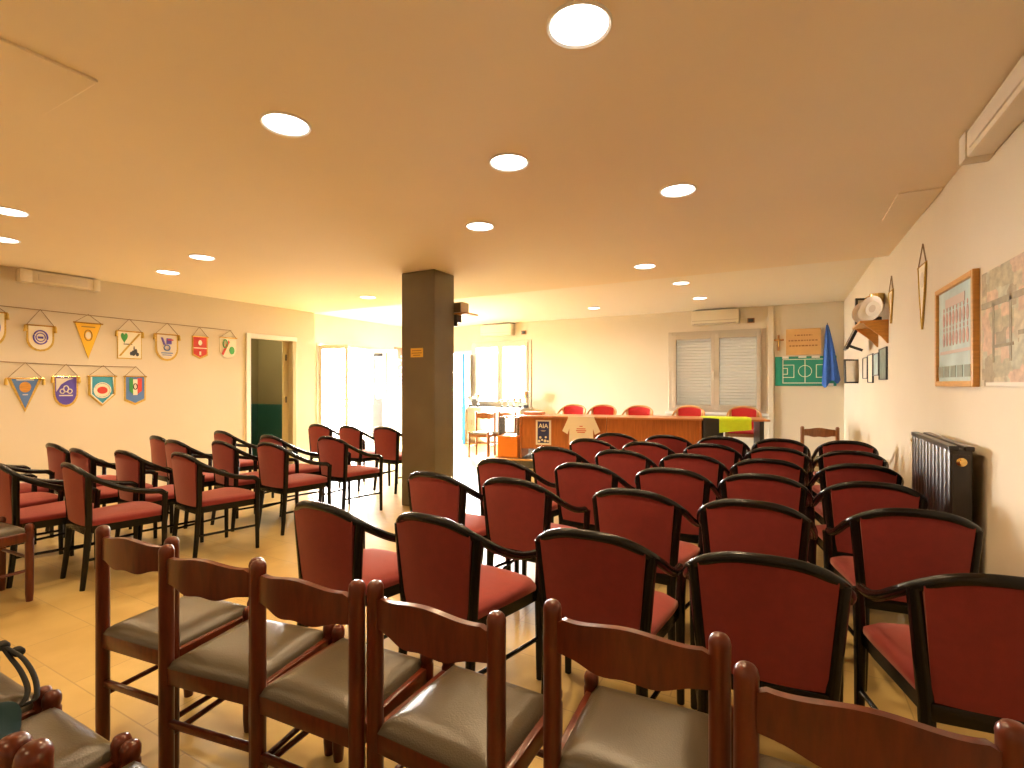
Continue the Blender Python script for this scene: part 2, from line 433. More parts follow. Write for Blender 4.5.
# access hatches in the ceiling
p = on_z(0, 40, H1); q = on_z(98, 80, H1)
struct('trim_5', MB().box((p.x - .5, min(p.y, q.y) - .02, H1 - .012), (q.x, q.y, H1), .003), M['ceiling'])
p = on_z(898, 193, H1)
struct('trim_6', MB().box((p.x, p.y, H1 - .01), (XR - .005, p.y + .6, H1), .003), M['ceiling'])

# ------------------------------------------------------------------ downlights
def make_lamp():
    o = empty('ceiling_lamp')
    MB().lathe([(.100, -.004), (.109, -.010), (.114, -.004), (.114, 0), (.100, 0)], 28).build('trim_ring', M['white'], o)
    MB().lathe([(.0, -.008), (.06, -.008), (.101, -.004), (.101, -.001), (.0, -.001)], 28).build('lens', M['lens'], o)
    return o
lamp_px = [
    (579, 25, 'largest round recessed ceiling lamp, the one nearest the camera at top centre'),
    (286, 124, 'round recessed ceiling lamp above the left aisle, between the hatch and the column'),
    (509, 162, 'round recessed ceiling lamp second in line behind the largest lamp'),
    (678, 190, 'round recessed ceiling lamp above the right block, nearest to the right wall'),
    (480, 226, 'round recessed ceiling lamp just to the right of and before the column'),
    (8, 211, 'round recessed ceiling lamp cut by the left photo edge, larger of that pair'),
    (2, 239, 'round recessed ceiling lamp cut by the left photo edge, smaller and lower of that pair'),
    (202, 257, 'round recessed ceiling lamp on the left, right-hand one of the pair near the pennants'),
    (168, 272, 'round recessed ceiling lamp on the left, left-hand one of the pair near the pennants'),
    (645, 266, 'round recessed ceiling lamp just before the ceiling step, right of the column'),
    (368, 297, 'round recessed ceiling lamp left of the column, just before the entrance recess'),
]
lamp_far = [
    (681, 283, 'round recessed lamp just behind the ceiling step, nearest one of the far trio'),
    (700, 298, 'round recessed lamp above the wall air conditioner over the shuttered window'),
    (594, 308, 'round recessed lamp in the far ceiling above the middle of the long table'),
]
def place_lamp(o, loc, label, k=1.0):
    o.location = loc; tag(o, label, 'ceiling lamp', 'recessed ceiling lamps')
    l = bpy.data.lights.new('lamp_light', 'AREA'); l.shape = 'DISK'; l.size = .16; l.energy = LAMP_W * k; l.color = LAMP_COL; l.spread = LAMP_SPREAD
    lo = bpy.data.objects.new('lamp_light', l); COL.objects.link(lo); lo.parent = o; lo.location = (0, 0, -.02)
proto = None
lamps = []
for px, py, lb in lamp_px:
    lamps.append((on_z(px, py, H1), lb))
for px, py, lb in lamp_far:
    lamps.append((on_z(px, py, H2), lb))
for p, lb in lamps:
    if proto is None: proto = o = make_lamp(); kids = None
    else:
        o = proto.copy(); COL.objects.link(o)
        for ch in proto.children:
            if ch.type == 'MESH':
                c = ch.copy(); COL.objects.link(c); c.parent = o
    place_lamp(o, p, lb, .6 if p.z > H1 + .05 else 1.0)
for x, y in ((-1.0, -.9), (-3.2, -.6), (-5.4, -.6)):     # same lamps over the part of the room behind the camera
    l = bpy.data.lights.new('rear_lamp_light', 'AREA'); l.shape = 'DISK'; l.size = .16; l.energy = LAMP_W * .7; l.color = LAMP_COL; l.spread = LAMP_SPREAD
    lo = bpy.data.objects.new('rear_lamp_light', l); COL.objects.link(lo); lo.location = (x, y, H1 - .02)

# ------------------------------------------------------------------ armchairs
def make_armchair(frame, cloth):
    o = empty('armchair')
    HB = .80
    # top rail and arms in one bent piece
    half = [(0, -.262, HB + .012), (.085, -.256, HB + .007), (.155, -.240, HB - .013), (.212, -.207, HB - .050), (.240, -.15, HB - .090),
            (.252, -.06, HB - .140), (.256, .04, HB - .180), (.256, .13, HB - .202), (.255, .19, HB - .212), (.252, .220, HB - .235)]
    pts = [(-x, y, z) for x, y, z in reversed(half[1:])] + half
    path = spline(pts, 5)
    MB().tube(path, .0168, 12, sx=.95, sy=1.1).build('top_rail', frame, o, 60)
    # upholstered back
    def back(u, v):
        w = .170 + (.200 - .170) * v
        x = (u * 2 - 1) * w
        ztop = HB - .004 - .80 * x * x
        z = .412 + (ztop - .412) * v
        y = -.206 - .042 * v + .62 * x * x * (.6 + .5 * v)
        return Vector((x, y, z))
    MB().sheet(lambda u, v: back(u, v) + Vector((0, -.016 - .006 * math.sin(PI * u) * math.sin(PI * v), 0)), 12, 8,
               lambda u, v: (0, .030 + .018 * math.sin(PI * u) * math.sin(PI * v), 0)).build('backrest', cloth, o, 50)
    MB().box((-.178, -.222, .358), (.178, -.19, .414), .008).build('back_rail', frame, o)
    # rear legs carry on up as the posts of the back
    for s in (-1, 1):
        q = [(s * .192, -.235, 0), (s * .184, -.215, .18), (s * .181, -.202, .36), (s * .186, -.199, .45), (s * .201, -.204, .62), (s * .213, -.206, HB - .050)]
        MB().tube(spline(q, 4), [.0155 + .005 * min(1, i / 8) for i in range(21)], 8, sx=1.0, sy=1.15).build('leg', frame, o, 60)
        q = [(s * .254, .220, 0), (s * .252, .218, .36), (s * .255, .221, .52), (s * .258, .222, HB - .222)]
        MB().tube(spline(q, 3), [.0145 + .0045 * min(1, i / 3) for i in range(10)], 8, sx=1.0, sy=1.1).build('leg', frame, o, 60)
        MB().tube([(s * .184, -.215, .19), (s * .252, .219, .19)], .0095, 8).build('stretcher', frame, o, 60)
    # seat frame and cushion
    def seat_outline(g=0.0):
        pts = [(-.183 - g, -.20 - g), (.183 + g, -.20 - g), (.205 + g, -.05), (.232 + g, .12), (.24 + g, .20 + g * .5), (.19, .245 + g), (.10, .262 + g), (0, .266 + g), (-.10, .262 + g), (-.19, .245 + g), (-.24 - g, .20 + g * .5), (-.232 - g, .12), (-.205 - g, -.05)]
        return pts
    RX = Matrix(((1, 0, 0, 0), (0, 0, 1, 0), (0, 1, 0, 0), (0, 0, 0, 1)))
    MB().prism(seat_outline(.002), .362, .412, RX).build('seat_frame', frame, o, 30)
    cu = MB(); so = seat_outline(.004); n = len(so); vs = []; fs = []
    rings = [(1.0, .412), (1.012, .425), (1.0, .440), (.95, .450), (.75, .458), (.4, .463)]
    for sc, z in rings:
        for x, y in so: vs.append((x * sc, .03 + (y - .03) * sc, z))
    for r in range(len(rings) - 1):
        for i in range(n): fs.append((r * n + i, r * n + (i + 1) % n, (r + 1) * n + (i + 1) % n, (r + 1) * n + i))
    fs.append(tuple((len(rings) - 1) * n + i for i in range(n))); fs.append(tuple(range(n - 1, -1, -1)))
    cu.raw(vs, fs).build('seat', cloth, o, 60)
    return o
arm0 = make_armchair(M['black'], M['fabric'])
first = [True]
def armchair(tx, ty, rz, label, group):
    """tx,ty: floor point under the top of the back"""
    o = arm0 if first[0] else copy_tree(arm0); first[0] = False
    o.rotation_euler = (0, 0, rz)
    off = Matrix.Rotation(rz, 2) @ Vector((0, -.262))
    o.location = (tx - off.x, ty - off.y, 0)
    return tag(o, label, 'armchair', group)
HA = .834
def top_at(px, py):
    p = on_z(px, py, HA); return p.x, p.y
ORD = ['first', 'second', 'third', 'fourth', 'fifth', 'sixth']
rows = [
    [(317, 501), (427, 513), (588, 529), (765, 553), (1017, 575)],
    [(430, 471), (511, 477), (632, 488), (752, 499), (918, 508)],
    [(499, 458), (582, 462), (670, 467), (762, 473), (875, 481)],
    [(553, 446), (620, 449), (690, 453), (768, 458), (861, 463)],
    [(589, 438), (645, 441), (710, 443), (777, 446.5), (853, 450)],
    [(614, 432.5), (666, 434.5), (721, 436), (780, 438), (848, 440)],
]
rowname = ['in the row right behind the ladder-back chairs', 'in the second row of the right block', 'in the third row of the right block',
           'in the fourth row of the right block', 'in the fifth row of the right block', 'in the far row before the long table']
RZ = [[-3, -4, 2, 3, 7], [-4, -3, -2, 0, 5], [-4, -3, 0, 0, 3], [-3, -2, 0, 2, 3], [-3, -2, 0, 0, 3], [-2, -2, 0, 0, 2]]
for r, row in enumerate(rows):
    for c, (px, py) in enumerate(row):
        x, y = top_at(px, py)
        n = 4 - c
        where = ['first from the radiator wall', 'second from the radiator wall', 'middle one of five', 'second from the aisle', 'nearest the column aisle'][n]
        armchair(x, y, math.radians(RZ[r][c]), f'burgundy armchair, {where}, {rowname[r]}', 'black-framed armchairs of the right block')
left = [
    # nearest left row
    (-5, 461, 'burgundy armchair of the nearest left row, back cut by the left photo edge'),
    (67, 462, 'burgundy armchair of the nearest left row, next to the aisle'),
    (122, 449.5, 'burgundy armchair of the second left row, second from the aisle'),
    (179, 451.5, 'burgundy armchair of the second left row, next to the aisle'),
    (51, 442.5, 'burgundy armchair of the second left row, nearest the pennant wall'),
    (75, 447.5, 'burgundy armchair of the second left row, second from the pennant wall'),
    (155, 435, 'burgundy armchair of the third left row, nearest the pennant wall'),
    (172, 439, 'burgundy armchair of the third left row, second from the pennant wall'),
    (219, 440, 'burgundy armchair of the third left row, second from the aisle'),
    (267, 441.5, 'burgundy armchair of the third left row, next to the aisle'),
    (220, 430, 'burgundy armchair of the fourth left row, nearest the olive doorway'),
    (268, 434.5, 'burgundy armchair of the fourth left row, in its middle'),
    (328, 435.5, 'burgundy armchair of the fourth left row, next to the aisle'),
    (317, 423.5, 'burgundy armchair of the farthest left row, leftmost, before the glass entrance'),
    (347, 425, 'burgundy armchair of the farthest left row, in its middle before the entrance'),
    (383, 426, 'burgundy armchair of the farthest left row, beside the dark column'),
]
for i, (px, py, lb) in enumerate(left):
    x, y = top_at(px, py)
    armchair(x, y, math.radians(random.uniform(-3, 3) - 3), lb, 'black-framed armchairs of the left block')
x, y = top_at(-1, 461)
armchair(x - .62, y - .02, 0, 'burgundy armchair whose seat and arm enter at the left photo edge, nearest row', 'black-framed armchairs of the left block')
armchair(-5.95, 1.45, 0, 'burgundy armchair against the pennant wall, only its arm entering at left', 'black-framed armchairs of the left block')

# ------------------------------------------------------------------ ladder-back wooden chairs
def make_ladder(wood, pad):
    o = empty('ladder_back_chair')
    W, D = .19, .166       # half spacing of legs
    HP = .83
    def post(x, y, h, r):
        return MB().lathe([(r * .86, 0), (r, .04), (r, h - .030), (r * 1.03, h - .021), (r * .93, h - .011), (r * .70, h - .004), (r * .36, h - .0005), (r * .1, h)], 14, Matrix.Translation((x, y, 0)))
    for s in (-1, 1):
        post(s * W, -D, HP, .0225).build('rear_post', wood, o, 60)
        f = MB()
        f.lathe([(.017, 0), (.021, .05), (.0225, .36), (.0225, .435), (.019, .442), (.0225, .452), (.0225, .468), (.017, .481), (.006, .486)], 14, Matrix.Translation((s * W, D, 0)))
        f.build('leg', wood, o, 60)
        MB().box((s * W - .012, -D + .01, .375), (s * W + .012, D - .01, .432), .006).build('seat_rail', wood, o)
        MB().tube([(s * W, -D, .195), (s * W, D, .195)], .010, 8).build('rung', wood, o)
    MB().box((-W + .01, -D - .012, .375), (W - .01, -D + .012, .432), .006).build('seat_rail', wood, o)
    MB().box((-W + .01, D - .012, .375), (W - .01, D + .012, .432), .006).build('seat_rail', wood, o)
    MB().box((-W + .01, -D - .009, .232), (W - .01, -D + .009, .255), .004).build('rung', wood, o)
    MB().tube([(-W, D, .27), (W, D, .27)], .010, 8).build('rung', wood, o)
    # wavy curved top slat
    def slat(u, v):
        x = (u * 2 - 1) * (W - .008)
        a = abs(u * 2 - 1)
        zt = .803 + .009 * math.cos(PI * min(1, a * 1.2)) - (.008 if a > .9 else 0)
        zb = .716 - .020 * (1 - a ** 2.2) + .004 * math.cos(a * 9)
        return Vector((x, -D - .010 - .030 * (1 - (u * 2 - 1) ** 2), zb + (zt - zb) * v))
    MB().sheet(slat, 28, 4, lambda u, v: (0, .018, 0)).build('back_slat', wood, o, 45)
    # padded seat
    def pad_fn(u, v):
        x = (u * 2 - 1); y = (v * 2 - 1)
        e = max(abs(x), abs(y))
        z = .432 + .038 * (1 - e ** 6) + .006 * (1 - x * x) * (1 - y * y)
        return Vector((x * (W - .008), y * (D + .012) - .0, z))
    MB().sheet(pad_fn, 24, 24, lambda u, v: (0, 0, -min(.02, max(.002, pad_fn(u, v).z - .43)))).build('seat_pad', pad, o, 70)
    return o
lad0 = make_ladder(M['wood'], M['leather'])
LW, LD = .19, .166
lfirst = [True]
def ladder(xl, yl, xr, yr, label, group='dark ladder-back chairs'):
    """rear post positions left and right (facing away along +y)"""
    o = lad0 if lfirst[0] else copy_tree(lad0); lfirst[0] = False
    rz = math.atan2(yr - yl, xr - xl); c = Vector(((xl + xr) / 2, (yl + yr) / 2))
    d = Matrix.Rotation(rz, 2) @ Vector((0, LD))
    o.location = (c.x + d.x, c.y + d.y, 0); o.rotation_euler = (0, 0, rz)
    return tag(o, label, 'chair', group)
def post_at(px, py):
    p = on_z(px, py, .83); return p.x, p.y
near = [((101, 525), (174, 537)), ((169, 545), (254, 557)), ((259, 560), (356, 580)), ((377, 581), (494, 611)), ((553, 600), (719, 633)), ((747, 663), (1013, 722))]
nl = ['wooden ladder-back chair at the left end of the foreground row, beside the open floor', 'wooden ladder-back chair second from the left in the foreground row',
      'wooden ladder-back chair third from the left in the foreground row', 'wooden ladder-back chair in the middle of the foreground, fourth from the left',
      'wooden ladder-back chair second from the right in the foreground row', 'wooden ladder-back chair at the right end of the foreground row, nearest the camera']
for (a, b), lb in zip(near, nl):
    xl, yl = post_at(*a); xr, yr = post_at(*b)
    ladder(xl, yl, xr, yr, lb)
ladder(-4.52, .95, -4.14, .97, 'wooden chair at the left photo edge, only its seat corner and front legs showing')
back_row = [(-2.255, .28), (-1.828, .29), (-1.402, .295), (-.975, .31)]
bl = ['wooden chair in the bottom left corner, its seat under the black straps', 'wooden chair in the bottom left corner with a bare seat edge beside two knobs',
      'wooden chair whose right post top shows at the bottom left edge', 'wooden chair whose left post top stands at the bottom edge, right of its twin']
for (x, y), lb in zip(back_row, bl):
    ladder(x, y, x + .38, y + .006, lb)

# ------------------------------------------------------------------ bag with straps on the bottom left chairs
bg = empty('shoulder_bag', (-2.27, .42, .476))
def body(u, v):
    a = 2 * PI * u; r = (.12 + .02 * math.cos(3 * a)) * (1 - .25 * v ** 2)
    return Vector((r * 1.1 * math.cos(a), r * .8 * math.sin(a), .012 + .10 * v + .012 * math.sin(4 * a) * v))
b_ = MB().sheet(body, 24, 6)
b_.raw([body(i / 24, 1) for i in range(24)], [tuple(range(24))]); b_.raw([body(i / 24, 0) for i in range(24)], [tuple(range(24))])
b_.build('bag_body', M['bag'], bg, 60)
for k in range(2):
    sp = spline([(.06, .08, .10), (.10, .17, .075 + .01 * k), (.20, .20 - .012 * k, .055 - .012 * k), (.32, .195 - .018 * k, .040 - .008 * k), (.42, .175 - .02 * k, .024), (.455, .15 - .03 * k, .012), (.40, .08 - .01 * k, .006), (.26, .05, .006)], 6)
    MB().tube(sp, .0045, 8, sx=1.5, sy=.7).build('strap', M['bag'], bg, 60)
for x, y, z in ((.12, .19, .065), (.17, .21, .05)):
    MB().box((x - .022, y - .015, z - .012), (x + .022, y + .015, z + .012), .0115, 4).build('buckle', M['bag'], bg, 60)
tag(bg, 'dark bag with loose black straps lying on the bottom left chair seat', 'bag')
sc_ = MB().sheet(lambda u, v: (-1.86 + .34 * u, .53 - .17 * v - .05 * u + .02 * math.sin(6 * u), .486 + .035 * math.sin(PI * u) * math.sin(PI * v) + .010 * math.sin(9 * u + 4 * v)), 18, 10, lambda u, v: (0, 0, .012))
tag(sc_.build('folded_cloth', M['teal'], None, 60), 'dark teal cloth bunched on the chair seat in the bottom left corner', 'cloth')

# ------------------------------------------------------------------ dais, long table, table chairs
A = Vector((-4.35, 7.02)); Bv = Vector((.05, 8.12))
ds = empty('dais', (0, 0, 0))
dr = MB().raw([(A.x, A.y, 0), (Bv.x, Bv.y, 0), (Bv.x, YF - .002, 0), (A.x, YF - .002, 0), (A.x, A.y, .125), (Bv.x, Bv.y, .125), (Bv.x, YF - .002, .125), (A.x, YF - .002, .125)],
              [(0, 1, 2, 3), (4, 5, 6, 7), (0, 1, 5, 4), (1, 2, 6, 5), (2, 3, 7, 6), (3, 0, 4, 7)])
dr.build('platform', M['carpet'], ds, 0)
dv = (Bv - A).normalized(); nv = Vector((dv.y, -dv.x))
MB().box((0, -.012, .118), ((Bv - A).length, .06, .142), .004, M=Matrix.Translation((A.x, A.y, 0)) @ Matrix.Rotation(math.atan2(dv.y, dv.x), 4, 'Z')).build('nosing', M['trimwood'], ds, 0)
MB().box((A.x, A.y + .1, .118), (A.x + .05, YF - .01, .14), .004).build('nosing', M['trimwood'], ds, 0)
tag(ds, 'low grey platform with pale wood edge under the long table', 'platform')
DZ = .140
TA = Vector((-3.83, 7.25)); tdir = Vector((.97, .243)).normalized(); trot = math.atan2(tdir.y, tdir.x)
TL = 1.415; TT = .70
def desk(i, L, open_front, label):
    o = empty('desk', (TA.x + tdir.x * TL * i, TA.y + tdir.y * TL * i, DZ), trot)
    MB().box((0.002, 0, TT - .03), (L - .002, .60, TT), .003).build('desk_top', M['cherry_top'], o, 0)
    if not open_front:
        MB().box((.03, .06, .16), (L - .03, .082, TT - .03)).build('modesty_panel', M['cherry'], o, 0)
        for x in (.004, L - .032):
            MB().box((x, .04, 0), (x + .028, .57, TT - .03), .002).build('side_panel', M['cherry'], o, 0)
    else:
        MB().box((.01, .10, 0), (.05, .55, TT - .03), .003).build('side_panel', M['darkmetal'], o, 0)
        MB().box((L - .12, .12, 0), (L - .06, .54, TT - .03), .003).build('side_panel', M['darkmetal'], o, 0)
    return tag(o, label, 'desk', 'desks of the long table')
desk(0, TL, False, 'left cherry desk of the long table, with the blue poster on its front')
desk(1, TL, False, 'middle cherry desk of the long table, bare front panel')
desk(2, .93, True, 'right desk of the long table with dark legs, under the lime cloth')
def tloc(s, d, z): 
    p = TA + tdir * s + Vector((-tdir.y, tdir.x)) * d
    return (p.x, p.y, DZ + z)
def on_table(name, s, d, z): return empty(name, tloc(s, d, z), trot)
# dark cloth and lime vest over the right desk
def drape(name, s0, s1, front, back, m, label, cat, jag=0.0, thick=.006, lift=0.0, ext=0.0):
    o = on_table(name, s0, 0, 0); L = s1 - s0
    tot = front + back
    def fn(u, v):
        x = L * u; q = v * tot
        if q < front:
            z = TT + lift + .004 - (front - q); y = -.012 - .010 * math.sin(9 * u + 1) * (1 - q / front) - lift
            z += jag * (u - .5) * (1 - q / front)
        else:
            z = TT + lift + .004; y = -.012 - lift + (q - front); x -= ext * (1 - u) * min(1, (q - front) / .03)
        return Vector((x, y, z))
    MB().sheet(fn, 24, 18, lambda u, v: (0, -thick if v * tot < front else 0, 0 if v * tot < front else thick)).build('cloth', m, o, 70)
    tag(o, label, cat); return o
drape('dark_cloth', 2.84, 3.12, .34, .10, M['darkmetal'], 'dark cloth hanging beside the lime vest on the right desk', 'cloth')
drape('lime_vest', 3.06, 3.50, .19, .35, M['lime'], 'lime yellow vest draped over the right end of the long table', 'vest', jag=.05, lift=.010, ext=.22)
# t-shirt hanging from the middle of the front
ts = on_table('t_shirt', 1.02, -.02, TT - .03)
def shirt_outline():
    return [(-.21, 0.0), (-.30, -.20), (-.215, -.25), (-.185, -.15), (-.195, -.40), (.195, -.40), (.185, -.15), (.215, -.25), (.30, -.20), (.21, 0.0)]
so = shirt_outline()
MB().prism(so, -.006, .006).prism([(-.21, .0), (-.205, .036), (.205, .036), (.21, .0)], -.006, .006).build('shirt_body', M['tshirt'], ts, 30)
pr = MB()
for i, (w, z) in enumerate(((.05, -.12), (.14, -.16), (.16, -.19), (.12, -.215))):
    pr.box((-w / 2, -.0085, z - .006), (w / 2, -.0058, z + .006))
pr.build('printed_lines', M['redink'], ts, 0)
tag(ts, 'white t-shirt with red print hanging on the front of the long table', 't-shirt')
# poster on the front
ps = on_table('poster', .40, .045, -.03)
pw, ph = .125, .40
MB().box((-pw, -.004, .66 - ph), (pw, .012, .66)).build('poster_sheet', M['white'], ps, 0)
MB().box((-pw + .03, -.007, .66 - ph + .03), (pw - .03, -.003, .64)).build('navy_field', M['navy'], ps, 0)
text('lettering', 'AIA', .10, M['white'], ps, Matrix.Translation((0, -.008, .565)) @ Matrix.Rotation(PI / 2, 4, 'X'))
pr = MB().box((-.04, -.0085, .49), (.04, -.006, .496)).box((-.03, -.0085, .478), (.03, -.006, .483)); pr.build('printed_lines', M['greysatin'], ps, 0)
pr = MB()
for x, z, r in ((-.07, .32, .022), (-.02, .34, .018), (.03, .325, .024), (.075, .32, .018), (-.05, .38, .02), (.04, .385, .018)):
    pr.lathe([(0, .006), (r, .006), (r, .0085), (0, .0085)], 12, Matrix.Translation((x, 0, z)) @ Matrix.Rotation(PI / 2, 4, 'X'))
pr.build('printed_balls', M['white'], ps, 0)
tag(ps, 'navy blue poster lettered AIA fixed to the front of the long table', 'poster')
# box on the table
o = on_table('document_box', .02, .25, TT); MB().box((0, 0, 0), (.32, .24, .045), .004).build('box_body', mat('salmon_card', (.75, .33, .18), .6), o, 0)
MB().box((-.004, -.004, .030), (.324, .244, .050), .004).build('box_lid', mat('salmon_card_lid', (.78, .40, .25), .6), o, 0)
tag(o, 'flat salmon box lying on the left end of the long table', 'box')
# low orange cabinet with glass case
cb = on_table('display_cabinet', -.37, .02, 0)
MB().box((0, 0, 0), (.34, .42, .36), .004).build('cabinet_body', M['orange'], cb, 0)
MB().box((.012, -.006, .02), (.328, 0, .34), .003).build('door_panel', M['orange'], cb, 0)
fr = MB()
for x in (.006, .322):
    for y in (.006, .402): fr.box((x, y, .36), (x + .012, y + .012, .67))
for y in (.006, .402): fr.box((.018, y, .66), (.322, y + .012, .672))
for x in (.006, .322): fr.box((x, .018, .66), (x + .012, .402, .672))
fr.build('case_frame', M['silver'], cb, 0)
g = MB().box((.010, .009, .36), (.33, .012, .66)).box((.010, .407, .36), (.33, .410, .66)).box((.009, .012, .36), (.012, .407, .66)).box((.327, .012, .36), (.330, .407, .66))
g.build('case_glass', M['glass'], cb, 0)
tag(cb, 'low orange cabinet with a glass case on top, left of the long table', 'cabinet')

red0 = make_armchair(M['beech'], M['redfabric'])
red = [(575, 8.75), (605, 8.90), (640, 8.88), (690, 9.12), (745, 9.32)]
rl = ['red armchair with pale wood frame behind the table, farthest left of five', 'red armchair with pale wood frame behind the table, second from the left',
      'red armchair with pale wood frame behind the middle of the long table', 'red armchair with pale wood frame under the left half of the shuttered window',
      'red armchair with pale wood frame behind the lime vest, at the right table end']
for i, ((px, Y), lb) in enumerate(zip(red, rl)):
    o = red0 if i == 0 else copy_tree(red0)
    p = on_y(px, 405, Y)
    o.location = (p.x, Y - .262, DZ); o.rotation_euler = (0, 0, PI + math.radians(random.uniform(-4, 4)))
    o.scale = (1.02, 1, 1.02)
    tag(o, lb, 'armchair', 'red armchairs behind the long table')

# far ladder-back chairs
fl0 = make_ladder(M['wood_far'], mat('olive_seat_pad', (.16, .15, .10), .5))
fl0.location = (.40, 7.15, 0); fl0.rotation_euler = (0, 0, PI + .12)
tag(fl0, 'chestnut ladder-back chair facing the room, beyond the far right armchairs', 'chair', 'far wooden chairs')
for (x, y, rz, lb) in ((-4.98, 7.95, PI + .15, 'wooden chair beside the glass case, nearest the sunlit doorway'), (-4.72, 8.25, PI - .1, 'wooden chair seen through the glass case of the orange cabinet')):
    c = copy_tree(fl0); c.location = (x, y, 0); c.rotation_euler = (0, 0, rz); tag(c, lb, 'chair', 'far wooden chairs')

# ------------------------------------------------------------------ sideboard and trophies below the bright window
sb = empty('sideboard', (-5.85, YF - .28, 0))
MB().box((-.80, -.22, .06), (.80, .19, .80), .004).build('cabinet_body', M['white'], sb, 0)
MB().box((-.83, -.25, .80), (.83, .19, .83), .004).build('top_board', M['white'], sb, 0)
MB().box((-.78, -.18, 0), (.78, .18, .06)).build('plinth', M['greysatin'], sb, 0)
for i in range(4):
    d = MB().box((-.79 + i * .398, -.236, .08), (-.79 + i * .398 + .385, -.22, .79), .003).build('door', M['white'], sb, 0)
    MB().box((-.79 + i * .398 + .33, -.25, .42), (-.79 + i * .398 + .345, -.236, .54), .003).build('handle', M['alu'], d, 0)
tag(sb, 'white sideboard holding trophies under the bright left window', 'sideboard')
def make_trophy():
    o = empty('trophy')
    MB().box((-.03, -.03, 0), (.03, .03, .045), .004).build('base', M['darkmetal'], o, 0)
    MB().lathe([(.02, .05), (.008, .07), (.008, .11), (.02, .125), (.045, .16), (.055, .21), (.058, .25), (.05, .25), (.045, .2), (.02, .14)], 16).build('cup', M['silver'], o)
    for s in (-1, 1):
        MB().tube(spline([(s * .05, 0, .16), (s * .085, 0, .18), (s * .085, 0, .22), (s * .055, 0, .235)], 4), .005, 6).build('handle', M['silver'], o)
    return o
tr0 = make_trophy()
tl = ['trophy cup on the white sideboard, first from the white door', 'trophy cup on the white sideboard, second from the white door', 'trophy cup on the white sideboard, just left of the window middle',
      'trophy cup on the white sideboard, just right of the window middle', 'trophy cup on the white sideboard, third from its right end', 'trophy cup on the white sideboard, second from its right end',
      'tall trophy cup at the right end of the white sideboard']
for i, (px, s, lb) in enumerate(zip((471, 478, 502, 508, 514, 520, 526), (1.0, 1.2, .75, .8, .85, .9, 1.45), tl)):
    o = tr0 if i == 0 else copy_tree(tr0)
    p = on_y(px, 400, YF - .30); o.location = (p.x, YF - .30, .83); o.scale = (s, s, s)
    tag(o, lb, 'trophy', 'trophies under the bright window')

# ------------------------------------------------------------------ far wall fittings
def make_ac():
    o = empty('air_conditioner')
    MB().box((-.42, -.19, -.27), (.42, 0, 0), .03, 3).build('casing', M['offwhite'], o)
    MB().box((-.40, -.196, -.205), (.40, -.188, -.195)).build('front_seam', M['alu'], o, 0)
    MB().box((-.37, -.19, -.268), (.37, -.12, -.245), .004).build('air_flap', M['alu'], o, 0)
    MB().box((-.38, -.17, -.004), (.38, -.03, .003)).build('air_intake', M['darkmetal'], o, 0)
    return o
ac = make_ac(); ac.location = (-1.15, YF, 2.745); tag(ac, 'white air conditioner on the wall above the shuttered window', 'air conditioner', 'wall air conditioners')
ac2 = copy_tree(ac); ac2.location = (-5.88, YF, 2.745); tag(ac2, 'white air conditioner on the wall above the bright left window', 'air conditioner', 'wall air conditioners')
def make_box(px, py, label):
    o = empty('junction_box', on_y(px, py, YF))
    MB().box((-.06, -.03, -.045), (.06, 0, .045), .006).build('case', M['brownink'], o)
    MB().box((-.045, -.033, -.03), (.045, -.028, .03), .002).build('cover', M['darkmetal'], o)
    tag(o, label, 'junction box', 'dark wall boxes')
make_box(751, 320.5, 'small dark box on the wall beside the right air conditioner')
make_box(524, 332.5, 'small dark box on the wall beside the left air conditioner')
# crucifix
p = on_y(778.5, 343, YF); cr = empty('crucifix', p)
MB().box((-.018, -.02, -.14), (.018, 0, .14), .004).box((-.085, -.02, .035), (.085, 0, .07), .004).build('cross', M['brownink'], cr)
fg = MB().tube([(0, -.026, -.07), (0, -.028, .05)], [.006, .012], 8).tube([(-.06, -.024, .06), (0, -.028, .045), (.06, -.024, .06)], .006, 8).lathe([(0, -.012), (.012, 0), (0, .014)], 10, Matrix.Translation((0, -.03, .068)))
fg.build('figure', M['brass'], cr)
tag(cr, 'small crucifix on the far wall above the green football board', 'crucifix')
# tan plaque
a = on_y(786, 329.5, YF); b = on_y(821, 354.5, YF)
pq = empty('plaque', ((a.x + b.x) / 2, YF, (a.z + b.z) / 2)); hw = (b.x - a.x) / 2; hh = (a.z - b.z) / 2
MB().box((-hw, -.025, -hh), (hw, 0, hh), .006).build('board', M['plaque'], pq, 0)
pr = MB()
for z, w in ((.5, .5), (.1, .85), (-.30, .8)):
    k = -hw * w
    while k < hw * w:
        l = random.uniform(.02, .05); pr.box((k, -.028, hh * z - .012), (min(k + l, hw * w), -.024, hh * z + .012)); k += l + .014
pr.build('printed_lines', M['brownink'], pq, 0)
tag(pq, 'tan plaque with three lines of brown writing above the green football board', 'plaque')
